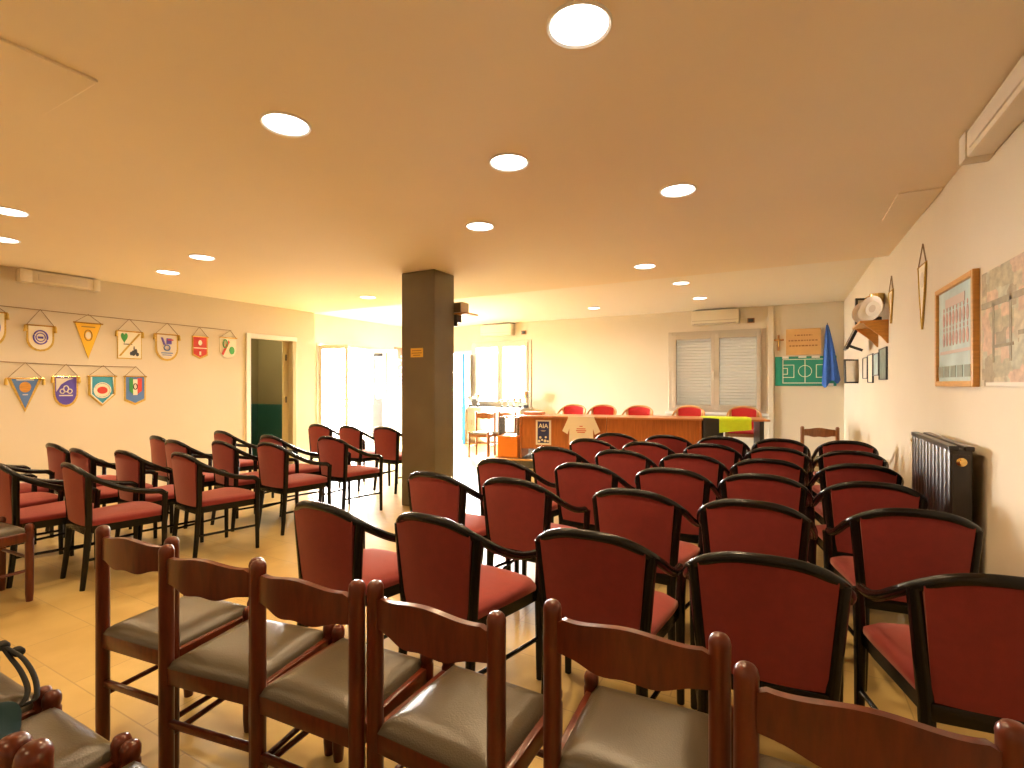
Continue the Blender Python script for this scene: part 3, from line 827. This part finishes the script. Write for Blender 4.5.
# football tactics board
a = on_y(775, 357, YF); b = on_y(836.5, 386, YF)
fb = empty('tactics_board', ((a.x + b.x) / 2, YF, (a.z + b.z) / 2)); hw = (b.x - a.x) / 2; hh = (a.z - b.z) / 2
MB().box((-hw, -.02, -hh), (hw, 0, hh), .004).build('board', M['pitch'], fb, 0)
ln = MB(); t_ = .006
def bar(x0, z0, x1, z1):
    ln.box((min(x0, x1) - t_, -.0225, min(z0, z1) - t_), (max(x0, x1) + t_, -.019, max(z0, z1) + t_))
ix, iz = hw * .73, hh * .80
bar(-ix, -iz, ix, -iz); bar(-ix, iz, ix, iz); bar(-ix, -iz, -ix, iz); bar(ix, -iz, ix, iz); bar(0, -iz, 0, iz)
for s in (-1, 1):
    bar(s * ix, .42 * hh, s * (ix - .17), .42 * hh); bar(s * ix, -.42 * hh, s * (ix - .17), -.42 * hh); bar(s * (ix - .17), -.42 * hh, s * (ix - .17), .42 * hh)
    bar(s * ix, .2 * hh, s * (ix - .07), .2 * hh); bar(s * ix, -.2 * hh, s * (ix - .07), -.2 * hh); bar(s * (ix - .07), -.2 * hh, s * (ix - .07), .2 * hh)
ln.tube([(.10 * math.cos(k * PI / 12), -.0205, .10 * math.sin(k * PI / 12)) for k in range(24)], .006, 6, closed=True)
ln.build('pitch_lines', M['whitesatin'], fb, 0)
mg = MB()
for x0, x1, z in ((-.35, -.25, .94), (-.1, .02, .97), (.1, .22, .95), (.3, .42, -.9)): mg.box((x0, -.026, hh * z - .02), (x1, -.019, hh * z + .02), .004)
mg.build('magnets', M['white'], fb, 0)
tag(fb, 'green magnetic football pitch board on the far wall', 'tactics board')
# blue cloth hanging from a hook
p0 = on_y(827, 325, YF); hk = empty('hanging_cloth', (p0.x, YF, p0.z))
def cl(u, v):
    w = .015 + .12 * v ** .8; k = (u * 2 - 1)
    fold = .022 * math.sin(u * 13 + 2 * v) * (.3 + .7 * v)
    drop = 1.02 * v - .10 * max(0, k) * v + .06 * math.sin(u * 9) * v * v
    return Vector((w * k + .055 * v, -.055 + fold - .03 * v, -drop))
MB().sheet(cl, 24, 20, lambda u, v: (0, .006, 0)).build('cloth', M['bluecloth'], hk, 70)
MB().tube([(0, 0, .0), (0, -.06, .0), (0, -.065, .03)], .006, 6).build('hook', M['darkmetal'], hk)
tag(hk, 'blue cloth hanging from a hook in front of the football board', 'cloth')

# ------------------------------------------------------------------ right wall: radiator, pictures, pennants, shelf
rd = empty('radiator', (XR - .03, 3.74, 0))
body = MB(); Lr = .43
nfin = 11
for i in range(nfin):
    y = -Lr + (2 * Lr) * i / nfin
    body.box((-.115, y + .003, .16), (-.02, y + 2 * Lr / nfin - .003, 1.03), .012, 2)
body.box((-.10, -Lr, .20), (-.03, Lr, 1.0))
body.build('fins', M['radiator'], rd, 30)
MB().box((-.118, -Lr - .004, 1.02), (-.075, Lr + .004, 1.045), .005).box((-.055, -Lr - .004, 1.02), (-.015, Lr + .004, 1.045), .005).build('top_grille', M['radiator'], rd, 0)
MB().lathe([(.022, 0), (.022, .012), (.012, .016), (.012, .03), (0, .03)], 14, Matrix.Translation((-.068, -Lr, .965)) @ Matrix.Rotation(PI / 2, 4, 'X')).build('end_plug', M['brass'], rd)
MB().tube([(-.06, -Lr + .1, .18), (-.06, -Lr + .1, .10), (0, -Lr + .1, .10)], .012, 8).tube([(-.06, Lr - .1, .18), (-.06, Lr - .1, .10), (0, Lr - .1, .10)], .012, 8).build('pipes', M['darkmetal'], rd)
MB().lathe([(.015, 0), (.015, .03), (.0, .034)], 10, Matrix.Translation((-.10, Lr, .985)) @ Matrix.Rotation(-PI / 2, 4, 'X')).build('bleed_valve', M['brass'], rd)
tag(rd, 'tall dark brown finned radiator on the right wall', 'radiator')
# local frame for things on the right wall: x -> along -Y ... use direct world boxes
def picture(name, y0, y1, z0, z1, fw_, depth, frame, label, cat='picture'):
    o = empty(name, (XR, (y0 + y1) / 2, (z0 + z1) / 2)); h = (z1 - z0) / 2; w = (y1 - y0) / 2
    if fw_:
        MB().box((-depth, -w, -h), (0, -w + fw_, h), .004).box((-depth, w - fw_, -h), (0, w, h), .004).box((-depth, -w + fw_, h - fw_), (0, w - fw_, h), .004).box((-depth, -w + fw_, -h), (0, w - fw_, -h + fw_), .004).build('frame', frame, o, 0)
    return tag(o, label, cat), w, h
a = on_x(940.5, 294, XR); b = on_x(980, 267, XR)
o, w, h = picture('framed_picture', b.y, a.y, 1.345, 1.957, .032, .03, M['oak'], 'oak-framed blue team picture on the right wall above the radiator')
MB().box((-.014, -w + .03, -h + .03), (-.004, w - .03, h - .03)).build('print', M['sky'], o, 0)
fgm = MB()
def disc(mb, y, z, ry, rz_, x=-.0155, n=10):
    vs = [(x, y + ry * math.cos(2 * PI * k / n), z + rz_ * math.sin(2 * PI * k / n)) for k in range(n)]
    mb.raw(vs + [(x + .003, v[1], v[2]) for v in vs], [tuple(range(n)), tuple(range(2 * n - 1, n - 1, -1))] + [(k, (k + 1) % n, (k + 1) % n + n, k + n) for k in range(n)])
for r, z in enumerate((.10, -.02)):
    for k in range(8):
        disc(fgm, -w * .62 + k * w * .175, z, .022, .045); disc(fgm, -w * .62 + k * w * .175, z + .06, .011, .014)
fgm.build('printed_figures', mat('dusty_red_print', (.42, .24, .20), .5, var=.3, scale=30), o, 0)
bx = MB()
for k in range(5): bx.box((-.0165, -w * .75 + k * .13, -h * .82), (-.0135, -w * .75 + k * .13 + .10, -h * .60))
bx.build('printed_boxes', M['glassgreen'], o, 0)
MB().box((-.0165, -w * .8, -h * .36), (-.0135, w * .8, -h * .30)).box((-.0165, -w * .5, h * .55), (-.0135, w * .5, h * .72)).build('printed_bands', mat('pink_grey_print', (.50, .40, .36), .5), o, 0)
# poster with stadium scene
a = on_x(984, 277, XR)
o, w, h = picture('stadium_poster', 2.35, a.y, 1.35, 1.91, 0, .01, M['alu'], 'large faded unframed stadium poster at the right photo edge', 'poster')
def poster_mat():
    m = bpy.data.materials.new('stadium_print'); m.use_nodes = True; nt = m.node_tree; b_ = nt.nodes['Principled BSDF']
    tc = nt.nodes.new('ShaderNodeTexCoord'); mp = nt.nodes.new('ShaderNodeMapping'); mp.inputs['Scale'].default_value = (1, 6, 9)
    nt.links.new(tc.outputs['Object'], mp.inputs[0])
    v = nt.nodes.new('ShaderNodeTexVoronoi'); v.distance = 'CHEBYCHEV'; v.inputs['Scale'].default_value = 1.3
    nt.links.new(mp.outputs[0], v.inputs['Vector'])
    r = nt.nodes.new('ShaderNodeValToRGB'); r.color_ramp.interpolation = 'CONSTANT'
    cols = [(.30, .24, .15), (.46, .40, .28), (.36, .33, .22), (.52, .36, .26), (.42, .42, .32), (.26, .22, .15)]
    r.color_ramp.elements[0].color = (*cols[0], 1); r.color_ramp.elements[1].position = .2; r.color_ramp.elements[1].color = (*cols[1], 1)
    for k in range(2, 6):
        e = r.color_ramp.elements.new(k * .17); e.color = (*cols[k], 1)
    nt.links.new(v.outputs['Color'], r.inputs[0])
    n = nt.nodes.new('ShaderNodeTexNoise'); n.inputs['Scale'].default_value = 3; n.inputs['Detail'].default_value = 8; nt.links.new(mp.outputs[0], n.inputs['Vector'])
    mx = nt.nodes.new('ShaderNodeMix'); mx.data_type = 'RGBA'; mx.blend_type = 'OVERLAY'; mx.inputs[0].default_value = .8
    nt.links.new(r.outputs[0], mx.inputs[6]); nt.links.new(n.outputs['Fac'], mx.inputs[7]); nt.links.new(mx.outputs[2], b_.inputs['Base Color'])
    b_.inputs['Roughness'].default_value = .3; return m
MB().box((-.008, -w, -h), (-.002, w, h)).build('print', poster_mat(), o, 0)
MB().box((-.010, -w, -h), (-.001, w - .06, -h + .018)).build('bottom_strip', M['greysatin'], o, 0)
MB().box((-.011, w - .05, -h), (-.001, w, -h + .03)).build('clip', M['alu'], o, 0)
# band across the poster: roof of the stands
rf = MB()
for y0, z0, y1, z1 in ((-w, .10, w, .13), (-w * .9, -.06, w * .1, -.04), (w * .2, -.1, w * .7, -.085)):
    rf.box((-.0095, y0, z0), (-.0075, y1, z1))
for y in (-.35, -.1, .12, .33): rf.box((-.0095, y, -h * .6), (-.0075, y + .025, .12))
rf.build('printed_roofs', mat('olive_print', (.24, .20, .12), .4, var=.3, scale=20), o, 0)

# narrow pennants on the right wall
def side_pennant(px, pys, label, w):
    top = on_x(px, pys[0], XR); a = on_x(px, pys[1], XR); b = on_x(px, pys[2], XR)
    o = empty('pennant', (XR, a.y, a.z)); L = a.z - b.z
    MB().prism([(-w, 0), (w, 0), (w * .62, -L * .5), (0, -L), (-w * .62, -L * .5)], -.008, -.003, Matrix.Rotation(PI / 2, 4, 'Z') @ Matrix.Scale(-1, 4, (0, 1, 0))).build('cloth', M['whitesatin'], o, 0)
    e = MB()
    for s in (-1, 1):
        e.tube([(-.008, s * w, 0), (-.008, s * w * .62, -L * .5), (-.008, 0, -L - .03)], .007, 6)
    e.build('fringe', M['gold'], o)
    MB().tube([(-.008, -w - .02, 0), (-.008, w + .02, 0)], .006, 6).build('rod', M['brass'], o)
    MB().tube([(-.008, -w, 0), (-.004, 0, top.z - a.z), (-.008, w, 0)], .004, 6).build('cord', M['cord'], o)
    q = MB(); disc(q, 0, -L * .25, w * .45, w * .5, -.0105); q.build('emblem', M['greysatin'], o, 0)
    tag(o, label, 'pennant', 'pennants on the right wall')
side_pennant(923.5, (244, 265, 325), 'narrow ivory pennant with brown fringe on the right wall, left of the oak frame', .115)
side_pennant(892, (276, 291, 320), 'narrow pale pennant on the right wall, just before the wooden shelf', .10)

# wooden shelf with brackets
shY0, shY1, shZ = 5.98, 6.66, 1.985
sh = empty('wall_shelf', (XR, (shY0 + shY1) / 2, shZ)); hl = (shY1 - shY0) / 2
MB().box((-.23, -hl, -.025), (0, hl, 0), .004).build('shelf_board', M['oak'], sh, 0)
for y in (-hl + .01, hl - .06):
    MB().prism([(0, -.025), (-.20, -.025), (-.17, -.06), (-.06, -.16), (-.01, -.23), (0, -.23)], y, y + .025).build('bracket', M['oak'], sh, 0)
tag(sh, 'small oak shelf on two brackets on the right wall, crowded with keepsakes', 'shelf')
def plate(y, x, r, label, tilt):
    o = empty('display_plate', (XR - x, y, shZ)); o.rotation_euler = (0, 0, 0)
    Mx = Matrix.Translation((0, 0, r)) @ Matrix.Rotation(tilt, 4, 'Z') @ Matrix.Rotation(PI / 2 - .12, 4, 'X')
    MB().lathe([(0, 0), (r * .62, 0), (r * .7, .012), (r, .022), (r, .028), (r * .68, .018), (r * .6, .008), (0, .008)], 28, Mx).build('plate', M['porcelain'], o)
    MB().lathe([(0, .0095), (r * .30, .0095), (r * .30, .0105), (0, .0105)], 20, Mx).build('emblem', M['greysatin'], o)
    tag(o, label, 'plate', 'plates on the oak shelf')
plate(6.10, .11, .125, 'white commemorative plate standing at the near end of the oak shelf', -.85)
plate(6.34, .15, .115, 'white commemorative plate standing second on the oak shelf', -.6)
tg = copy_tree(tr0); tg.location = (XR - .06, 6.22, shZ); tg.scale = (1.15, 1.15, 1.15)
for ch in tg.children:
    if not ch.name.startswith('base'):
        ch.data = ch.data.copy(); ch.data.materials.clear(); ch.data.materials.append(M['brass'])
tag(tg, 'gold trophy cup behind the plates on the oak shelf', 'trophy')
def std_frame(name, x, y, z, w, h, tilt, yaw, label, cat, m=None):
    o = empty(name, (x, y, z)); o.rotation_euler = (tilt, 0, yaw)
    fw_ = .022
    MB().box((-w, -.012, 0), (-w + fw_, .012, h), .003).box((w - fw_, -.012, 0), (w, .012, h), .003).box((-w + fw_, -.012, h - fw_), (w - fw_, .012, h), .003).box((-w + fw_, -.012, 0), (w - fw_, .012, fw_), .003).build('frame', M['darkmetal'], o, 0)
    MB().box((-w + .018, -.006, .018), (w - .018, .006, h - .018)).build('print', m or M['whitesatin'], o, 0)
    tag(o, label, cat); return o
std_frame('photo_frame', XR - .125, 6.55, shZ, .095, .30, 0, .35, 'dark photo frame standing at the far end of the oak shelf', 'photo frame')
# tilted plaques on the wall beyond the shelf
o = empty('wall_plaque', (XR, 7.15, 1.78)); o.rotation_euler = (0, math.radians(24), 0)
MB().box((-.035, -.15, -.02), (-.005, .15, .32), .004).build('backing', M['darkmetal'], o, 0)
MB().box((-.040, -.12, .01), (-.034, .12, .29), .002).build('face', M['silver'], o, 0)
MB().box((-.006, -.01, .02), (.14, .01, .05)).build('bracket', M['darkmetal'], o, 0)
o.location.x = XR - .22
tag(o, 'dark tilted plaque leaning out from the right wall beyond the oak shelf', 'plaque')
# row of five small pictures
sp_ = [(880.5, 888, 349, 380, M['glassgreen'], 'small blue-grey picture under the oak shelf, nearest of five'), (874.5, 880, 354, 376, M['sky'], 'small pale picture under the oak shelf, second of five'),
       (869, 874, 355, 383, M['whitesatin'], 'small ivory picture under the oak shelf, middle of five'), (864, 868.5, 358, 379, M['greysatin'], 'small grey picture under the oak shelf, fourth of five')]
for x0, x1, y0, y1, m, lb in sp_:
    a = on_x(x0, y0, XR); b = on_x(x1, y0, XR); c = on_x(x0, y1, XR)
    o, w, h = picture('small_picture', b.y, a.y, c.z, a.z, .012, .018, M['darkmetal'], lb)
    MB().box((-.010, -w + .01, -h + .01), (-.004, w - .01, h - .01)).build('print', m, o, 0); o['group'] = 'small pictures under the shelf'
o = std_frame('small_picture', XR - .07, 8.25, 1.37, .10, .33, -.05, .35, 'small dark picture tilted off the right wall, farthest of five', 'picture', M['silver'])
o['group'] = 'small pictures under the shelf'
MB().box((-.02, .0, .25), (.02, .085, .27)).build('mount', M['darkmetal'], o, 0)
# surface-mounted strip lights
def strip(label, loc, L, rz):
    o = empty('strip_light', loc, rz)
    MB().box((-L, -.105, -.13), (L, 0, 0), .012, 2).build('housing', M['offwhite'], o)
    MB().box((-L + .10, -.115, -.105), (L - .10, -.10, -.03), .012, 2).build('diffuser', M['greysatin'], o)
    for s in (-1, 1): MB().box((s * L - .05, -.112, -.134), (s * L + .05, .0, .002) if s < 0 else (s * L + .02, .0, .002), .006).build('end_cap', M['offwhite'], o)
    tag(o, label, 'strip light', 'unlit strip lights')
a = on_x(22, 270, XL); b = on_x(94, 280, XL)
strip('unlit strip light high on the left wall above the pennants', (XL, (a.y + b.y) / 2, 2.585), (b.y - a.y) / 2, PI / 2)
strip('unlit strip light along the top of the right wall', (XR, 2.62, 2.59), .62, -PI / 2)

# ------------------------------------------------------------------ column fittings
p = on_y(417, 352.7, cy0)
sg = empty('sign_plate', (p.x, cy0, p.z))
MB().box((-.085, -.006, -.05), (.085, 0, .05), .002).build('plate', M['plate_yellow'], sg, 0)
pr = MB()
for z, w in ((.022, .065), (-.004, .07), (-.028, .05)): pr.box((-w, -.0075, z - .005), (w, -.0055, z + .005))
pr.build('printed_lines', M['plateink'], sg, 0)
tag(sg, 'small yellow sign plate on the dark column', 'sign')
bs = empty('bracket_shelf', (cx1, cy1, 2.17))
MB().box((-.30, 0, -.018), (.17, .24, 0), .003).build('shelf_board', M['oak'], bs, 0)
MB().box((-.04, 0, -.15), (.03, .025, -.018), .003).box((-.02, .025, -.10), (.02, .12, -.018), .003).build('bracket', M['darkmetal'], bs, 0)
tag(bs, 'wooden bracket shelf jutting out behind the dark column', 'shelf')
bo = empty('loudspeaker', (cx1 - .02, cy1 + .12, 2.17))
MB().box((-.09, -.075, 0), (.09, .075, .13), .006).build('cabinet', M['greysatin'], bo)
MB().box((-.075, -.08, .012), (.075, -.073, .118), .004).build('grille', M['column'], bo)
tag(bo, 'small grey speaker box standing on the column shelf', 'speaker')
# poster on the entrance wall
a = on_x(394, 347, XL2); b = on_x(406, 386, XL2)
po = empty('brown_poster', (XL2, (a.y + b.y) / 2, (a.z + b.z) / 2)); w = (b.y - a.y) / 2; h = (a.z - b.z) / 2
MB().box((0, -w, -h), (.015, w, h)).build('sheet', M['brownposter'], po, 0)
pr = MB()
for k in range(9):
    zz = h * (.55 - .19 * k); yy = random.uniform(-.6, .1) * w
    pr.box((.014, yy, zz - .03), (.018, yy + w * random.uniform(.3, .7), zz + .02))
pr.build('printed_blocks', M['white'], po, 0)
tag(po, 'brown poster with white print on the entrance wall beside the column', 'poster')

# ------------------------------------------------------------------ pennants on the left wall
def pl(px, py): return on_x(px, py, XL)
RZL = Matrix(((0, -1, 0, 0), (1, 0, 0, 0), (0, 0, 1, 0), (0, 0, 0, 1)))    # local x -> +Y, local -y -> +X (into the room)
def outline(kind, w, h):
    if kind == 'triangle': return [(-w, 0), (w, 0), (w * .5, -h * .5), (0, -h), (-w * .5, -h * .5)]
    if kind == 'rect': return [(-w, 0), (w, 0), (w, -h), (-w, -h)]
    if kind == 'point': return [(-w, 0), (w, 0), (w, -h * .62), (0, -h), (-w, -h * .62)]
    if kind == 'blunt': return [(-w, 0), (w, 0), (w, -h * .84), (w * .5, -h * .92), (0, -h), (-w * .5, -h * .92), (-w, -h * .84)]
    return [(-w, 0), (w, 0), (w, -h * .55)] + [(w * math.cos(t), -h * .55 - h * .45 * math.sin(t)) for t in [k * PI / 10 for k in range(1, 10)]] + [(-w, -h * .55)]
def fdisc(mb, x, z, rx, rz_, d=-.010, n=16, th=.002):
    mb.prism([(x + rx * math.cos(2 * PI * k / n), z + rz_ * math.sin(2 * PI * k / n)) for k in range(n)], d, d + th)
def fring(mb, x, z, rx, rz_, r=.005, d=-.010):
    mb.tube([(x + rx * math.cos(2 * PI * k / 24), d, z + rz_ * math.sin(2 * PI * k / 24)) for k in range(24)], r, 6, closed=True)
def pennant(x0, x1, yt, yb, hook, kind, m, label, art, tass=True, fr=.85):
    a = pl(x0, yt); b = pl(x1, yt + (x1 - x0) * .05); c = pl((x0 + x1) / 2, yb); hk_ = pl(*hook)
    w = (b.y - a.y) / 2; cy = (a.y + b.y) / 2; zt = (a.z + b.z) / 2; h = zt - c.z
    o = empty('pennant', (XL, cy, zt)); o.rotation_euler = (0, 0, PI / 2)
    MB().prism(outline(kind, w, h), -.006, -.001).build('fringe', M['gold'] if fr < 1 else m, o, 0)
    if fr < 1:
        # the cloth is inset; top edges stay level
        ol = [(x * fr, z * (.5 + fr / 2)) for x, z in outline(kind, w, h)]
        MB().prism(ol, -.0085, -.0055).build('cloth', m, o, 0)
    MB().tube([(-w * 1.08, -.010, 0), (w * 1.08, -.010, 0)], .008, 8).build('rod', M['brass'], o)
    MB().tube([(-w, -.010, 0), (hk_.y - cy, -.008, hk_.z - zt), (w, -.010, 0)], .0035, 6).build('cord', M['cord'], o)
    if tass:
        for s in (-1, 1): MB().lathe([(.003, 0), (.012, -.015), (.013, -.03), (.017, -.075), (0, -.075)], 8, Matrix.Translation((s * w * 1.08, -.012, .005))).build('tassel', M['gold'], o)
    art(o, w, h)
    tag(o, label, 'pennant', 'club pennants on the left wall')
def art_ring(o, w, h):
    r = MB(); fring(r, 0, -h * .45, w * .5, h * .26, .008); fring(r, 0, -h * .45, w * .33, h * .16, .005); r.box((-w * .2, -.0105, -h * .5), (w * .2, -.008, -h * .42)); r.build('emblem', M['purple'], o, 40)
def art_yellow(o, w, h):
    r = MB(); fdisc(r, 0, -h * .34, w * .2, h * .10); r.build('ball_emblem', M['whitesatin'], o, 0)
    r = MB().box((-w * .5, -.0105, -h * .12), (w * .5, -.008, -h * .09)); fring(r, 0, -h * .34, w * .28, h * .15, .005); r.build('printed_lines', M['plateink'], o, 0)
def art_rect(o, w, h):
    r = MB(); k = w * .9; t = .012
    r.prism([(-k, -h * .90), (-k + t * 2, -h * .90), (k, -h * .06), (k - t * 2, -h * .06)], -.011, -.008); r.build('diagonal_band', M['gold'], o, 0)
    r = MB(); r.prism([(-w * .45 + w * .28 * 16 / 16 * math.sin(t_) ** 3, -h * .22 + h * .013 * (13 * math.cos(t_) - 5 * math.cos(2 * t_) - 2 * math.cos(3 * t_) - math.cos(4 * t_))) for t_ in [2 * PI * i / 24 for i in range(24)]], -.011, -.008); r.build('heart_emblem', M['green'], o, 0)
    r = MB()
    for x, z, rx, rz_ in ((.3, -.78, .18, .10), (.5, -.72, .12, .10), (.1, -.8, .1, .07), (.62, -.82, .14, .07), (.35, -.62, .05, .10)): fdisc(r, x * w, z * h, rx * w, rz_ * h, -.0105)
    r.box((-w * .5, -.0105, -h * .48), (w * .2, -.008, -h * .45)); r.build('dark_emblem', M['ink'], o, 0)
def art_grey(o, w, h):
    r = MB(); r.prism([(-w * .55, -h * .12), (-w * .35, -h * .12), (-w * .1, -h * .4), (-w * .3, -h * .4)], -.011, -.008).box((-w * .05, -.011, -h * .36), (w * .4, -.008, -h * .14)); r.build('violet_letters', M['purple'], o, 0)
    r = MB(); fring(r, .0, -h * .5, w * .25, h * .1, .008); r.box((-w * .5, -.0105, -h * .72), (w * .5, -.008, -h * .68)).box((-w * .4, -.0105, -h * .79), (w * .4, -.008, -h * .76)); r.build('blue_print', M['blue'], o, 0)
    r = MB().box((w * .05, -.0125, -h * .22), (w * .55, -.0105, -h * .17)); r.build('red_dash', M['redink'], o, 0)
def art_red(o, w, h):
    r = MB().box((-w * .85, -.0105, -h * .53), (w * .85, -.008, -h * .49)); fdisc(r, 0, -h * .27, w * .25, h * .12); r.box((-w * .12, -.0105, -h * .82), (w * .12, -.008, -h * .66)); r.build('white_print', M['whitesatin'], o, 0)
def art_round(o, w, h):
    r = MB().prism([(-w * .8, -h * .8), (-w * .6, -h * .88), (w * .2, -h * .2), (0, -h * .12)], -.011, -.008); r.build('red_band', M['redink'], o, 0)
    r = MB(); fring(r, -w * .35, -h * .3, w * .25, h * .2, .008); fdisc(r, w * .45, -h * .62, w * .32, h * .2); r.build('green_emblem', M['green'], o, 0)
def art_blue(o, w, h):
    r = MB(); fdisc(r, 0, -h * .26, w * .34, h * .16); r.build('orange_emblem', M['oak'], o, 0)
    r = MB().box((-w * .5, -.0105, -h * .06), (w * .5, -.008, -h * .03)).box((-w * .15, -.0105, -h * .5), (w * .15, -.008, -h * .47)); r.build('printed_lines', M['greysatin'], o, 0)
def art_purple(o, w, h):
    r = MB().prism([(-w * .78, -.02), (w * .6, -.02), (w * .1, -h * .13), (-w * .4, -h * .26), (-w * .78, -h * .5)], -.0095, -.008); r.build('ivory_field', M['greysatin'], o, 0)
    r = MB().box((-w * .55, -.0105, -h * .64), (w * .55, -.008, -h * .60)); fring(r, 0, -h * .4, w * .2, h * .1, .006); fring(r, -w * .3, -h * .48, w * .18, h * .07, .006); fring(r, w * .3, -h * .48, w * .18, h * .07, .006); r.build('white_print', M['greysatin'], o, 0)
def art_teal(o, w, h):
    r = MB(); fdisc(r, 0, -h * .47, w * .55, h * .22); fring(r, 0, -h * .47, w * .6, h * .25, .006); r.build('ivory_oval', M['whitesatin'], o, 0)
    r = MB(); fdisc(r, 0, -h * .47, w * .38, h * .12, -.0125); r.build('red_emblem', M['redink'], o, 0)
    r = MB().tube([(-w * .8, -.0095, -.01), (-w * .8, -.0095, -h * .60), (0, -.0095, -h * .93), (w * .8, -.0095, -h * .60), (w * .8, -.0095, -.01)], .008, 6); r.build('white_border', M['whitesatin'], o)
def art_flag(o, w, h):
    MB().prism([(-w * .55, -.02), (-w * .2, -.02), (-w * .2, -h * .62), (-w * .55, -h * .5)], -.011, -.008).build('green_stripe', M['green'], o, 0)
    MB().prism([(.2 * w, -.02), (w * .62, -.02), (w * .62, -h * .5), (.2 * w, -h * .62)], -.011, -.008).build('red_stripe', M['redink'], o, 0)
    MB().box((-w * .2, -.011, -h * .65), (w * .2, -.008, -h * .1)).build('white_stripe', M['whitesatin'], o, 0)
    r = MB(); fring(r, 0, -h * .35, w * .18, h * .1, .006, -.0125); r.build('emblem', M['ink'], o, 0)
pennant(-22, 6, 311, 346, (-8, 303), 'round', M['whitesatin'], 'ivory pennant in the upper row, cut by the left photo edge', art_ring)
pennant(26, 54, 325, 351.5, (40, 309.5), 'round', M['whitesatin'], 'ivory shield pennant with a ring emblem, second in the upper row', art_ring)
pennant(74, 101.5, 322.5, 359, (88, 314.5), 'triangle', M['yellow'], 'plain yellow triangular pennant in the upper row', art_yellow, False, .93)
pennant(117, 141.5, 331, 359, (129, 319), 'rect', M['whitesatin'], 'rectangular ivory pennant with green heart and diagonal band', art_rect, True, .93)
pennant(155, 178, 334, 361, (167, 323), 'round', M['greysatin'], 'grey shield pennant with violet letters and gold fringe', art_grey)
pennant(192, 207.5, 336.5, 359, (199, 327), 'blunt', M['redsatin'], 'small red shield pennant with a white line', art_red, False)
pennant(219.5, 236, 337.5, 358, (230, 330.5), 'round', M['whitesatin'], 'small pale round pennant with red band, nearest the doorway', art_round, False, 1.0)
pennant(7, 42, 377.5, 412, (25, 362.5), 'triangle', M['blue'], 'blue triangular pennant with gold fringe in the lower row', art_blue, True, .80)
pennant(53, 78, 376, 407, (66, 364), 'round', M['purple'], 'violet and ivory shield pennant in the lower row', art_purple)
pennant(88, 115.5, 375.5, 406, (103, 365.5), 'point', M['tealsatin'], 'turquoise pointed pennant with an oval emblem in the lower row', art_teal, False)
pennant(124, 145.5, 376, 405, (135.5, 366.5), 'blunt', M['blue'], 'blue pennant with green, white and red stripes, last of the lower row', art_flag, False)
def wire(p0, p1, sag, label):
    a = pl(*p0); b = pl(*p1); pts = []
    for k in range(25):
        t = k / 24; q = a.lerp(b, t); q.z -= sag * 4 * t * (1 - t); q.x = XL + .006; pts.append(q)
    o = MB().tube(pts, .0045, 6).build('hanging_wire', M['cord'], None)
    tag(o, label, 'wire', 'wires on the left wall')
wire((-30, 302.5), (231, 330.5), .0, 'upper thin wire the pennants hang from on the left wall')
wire((-30, 359.5), (136, 367), .012, 'lower thin wire the pennants hang from on the left wall')
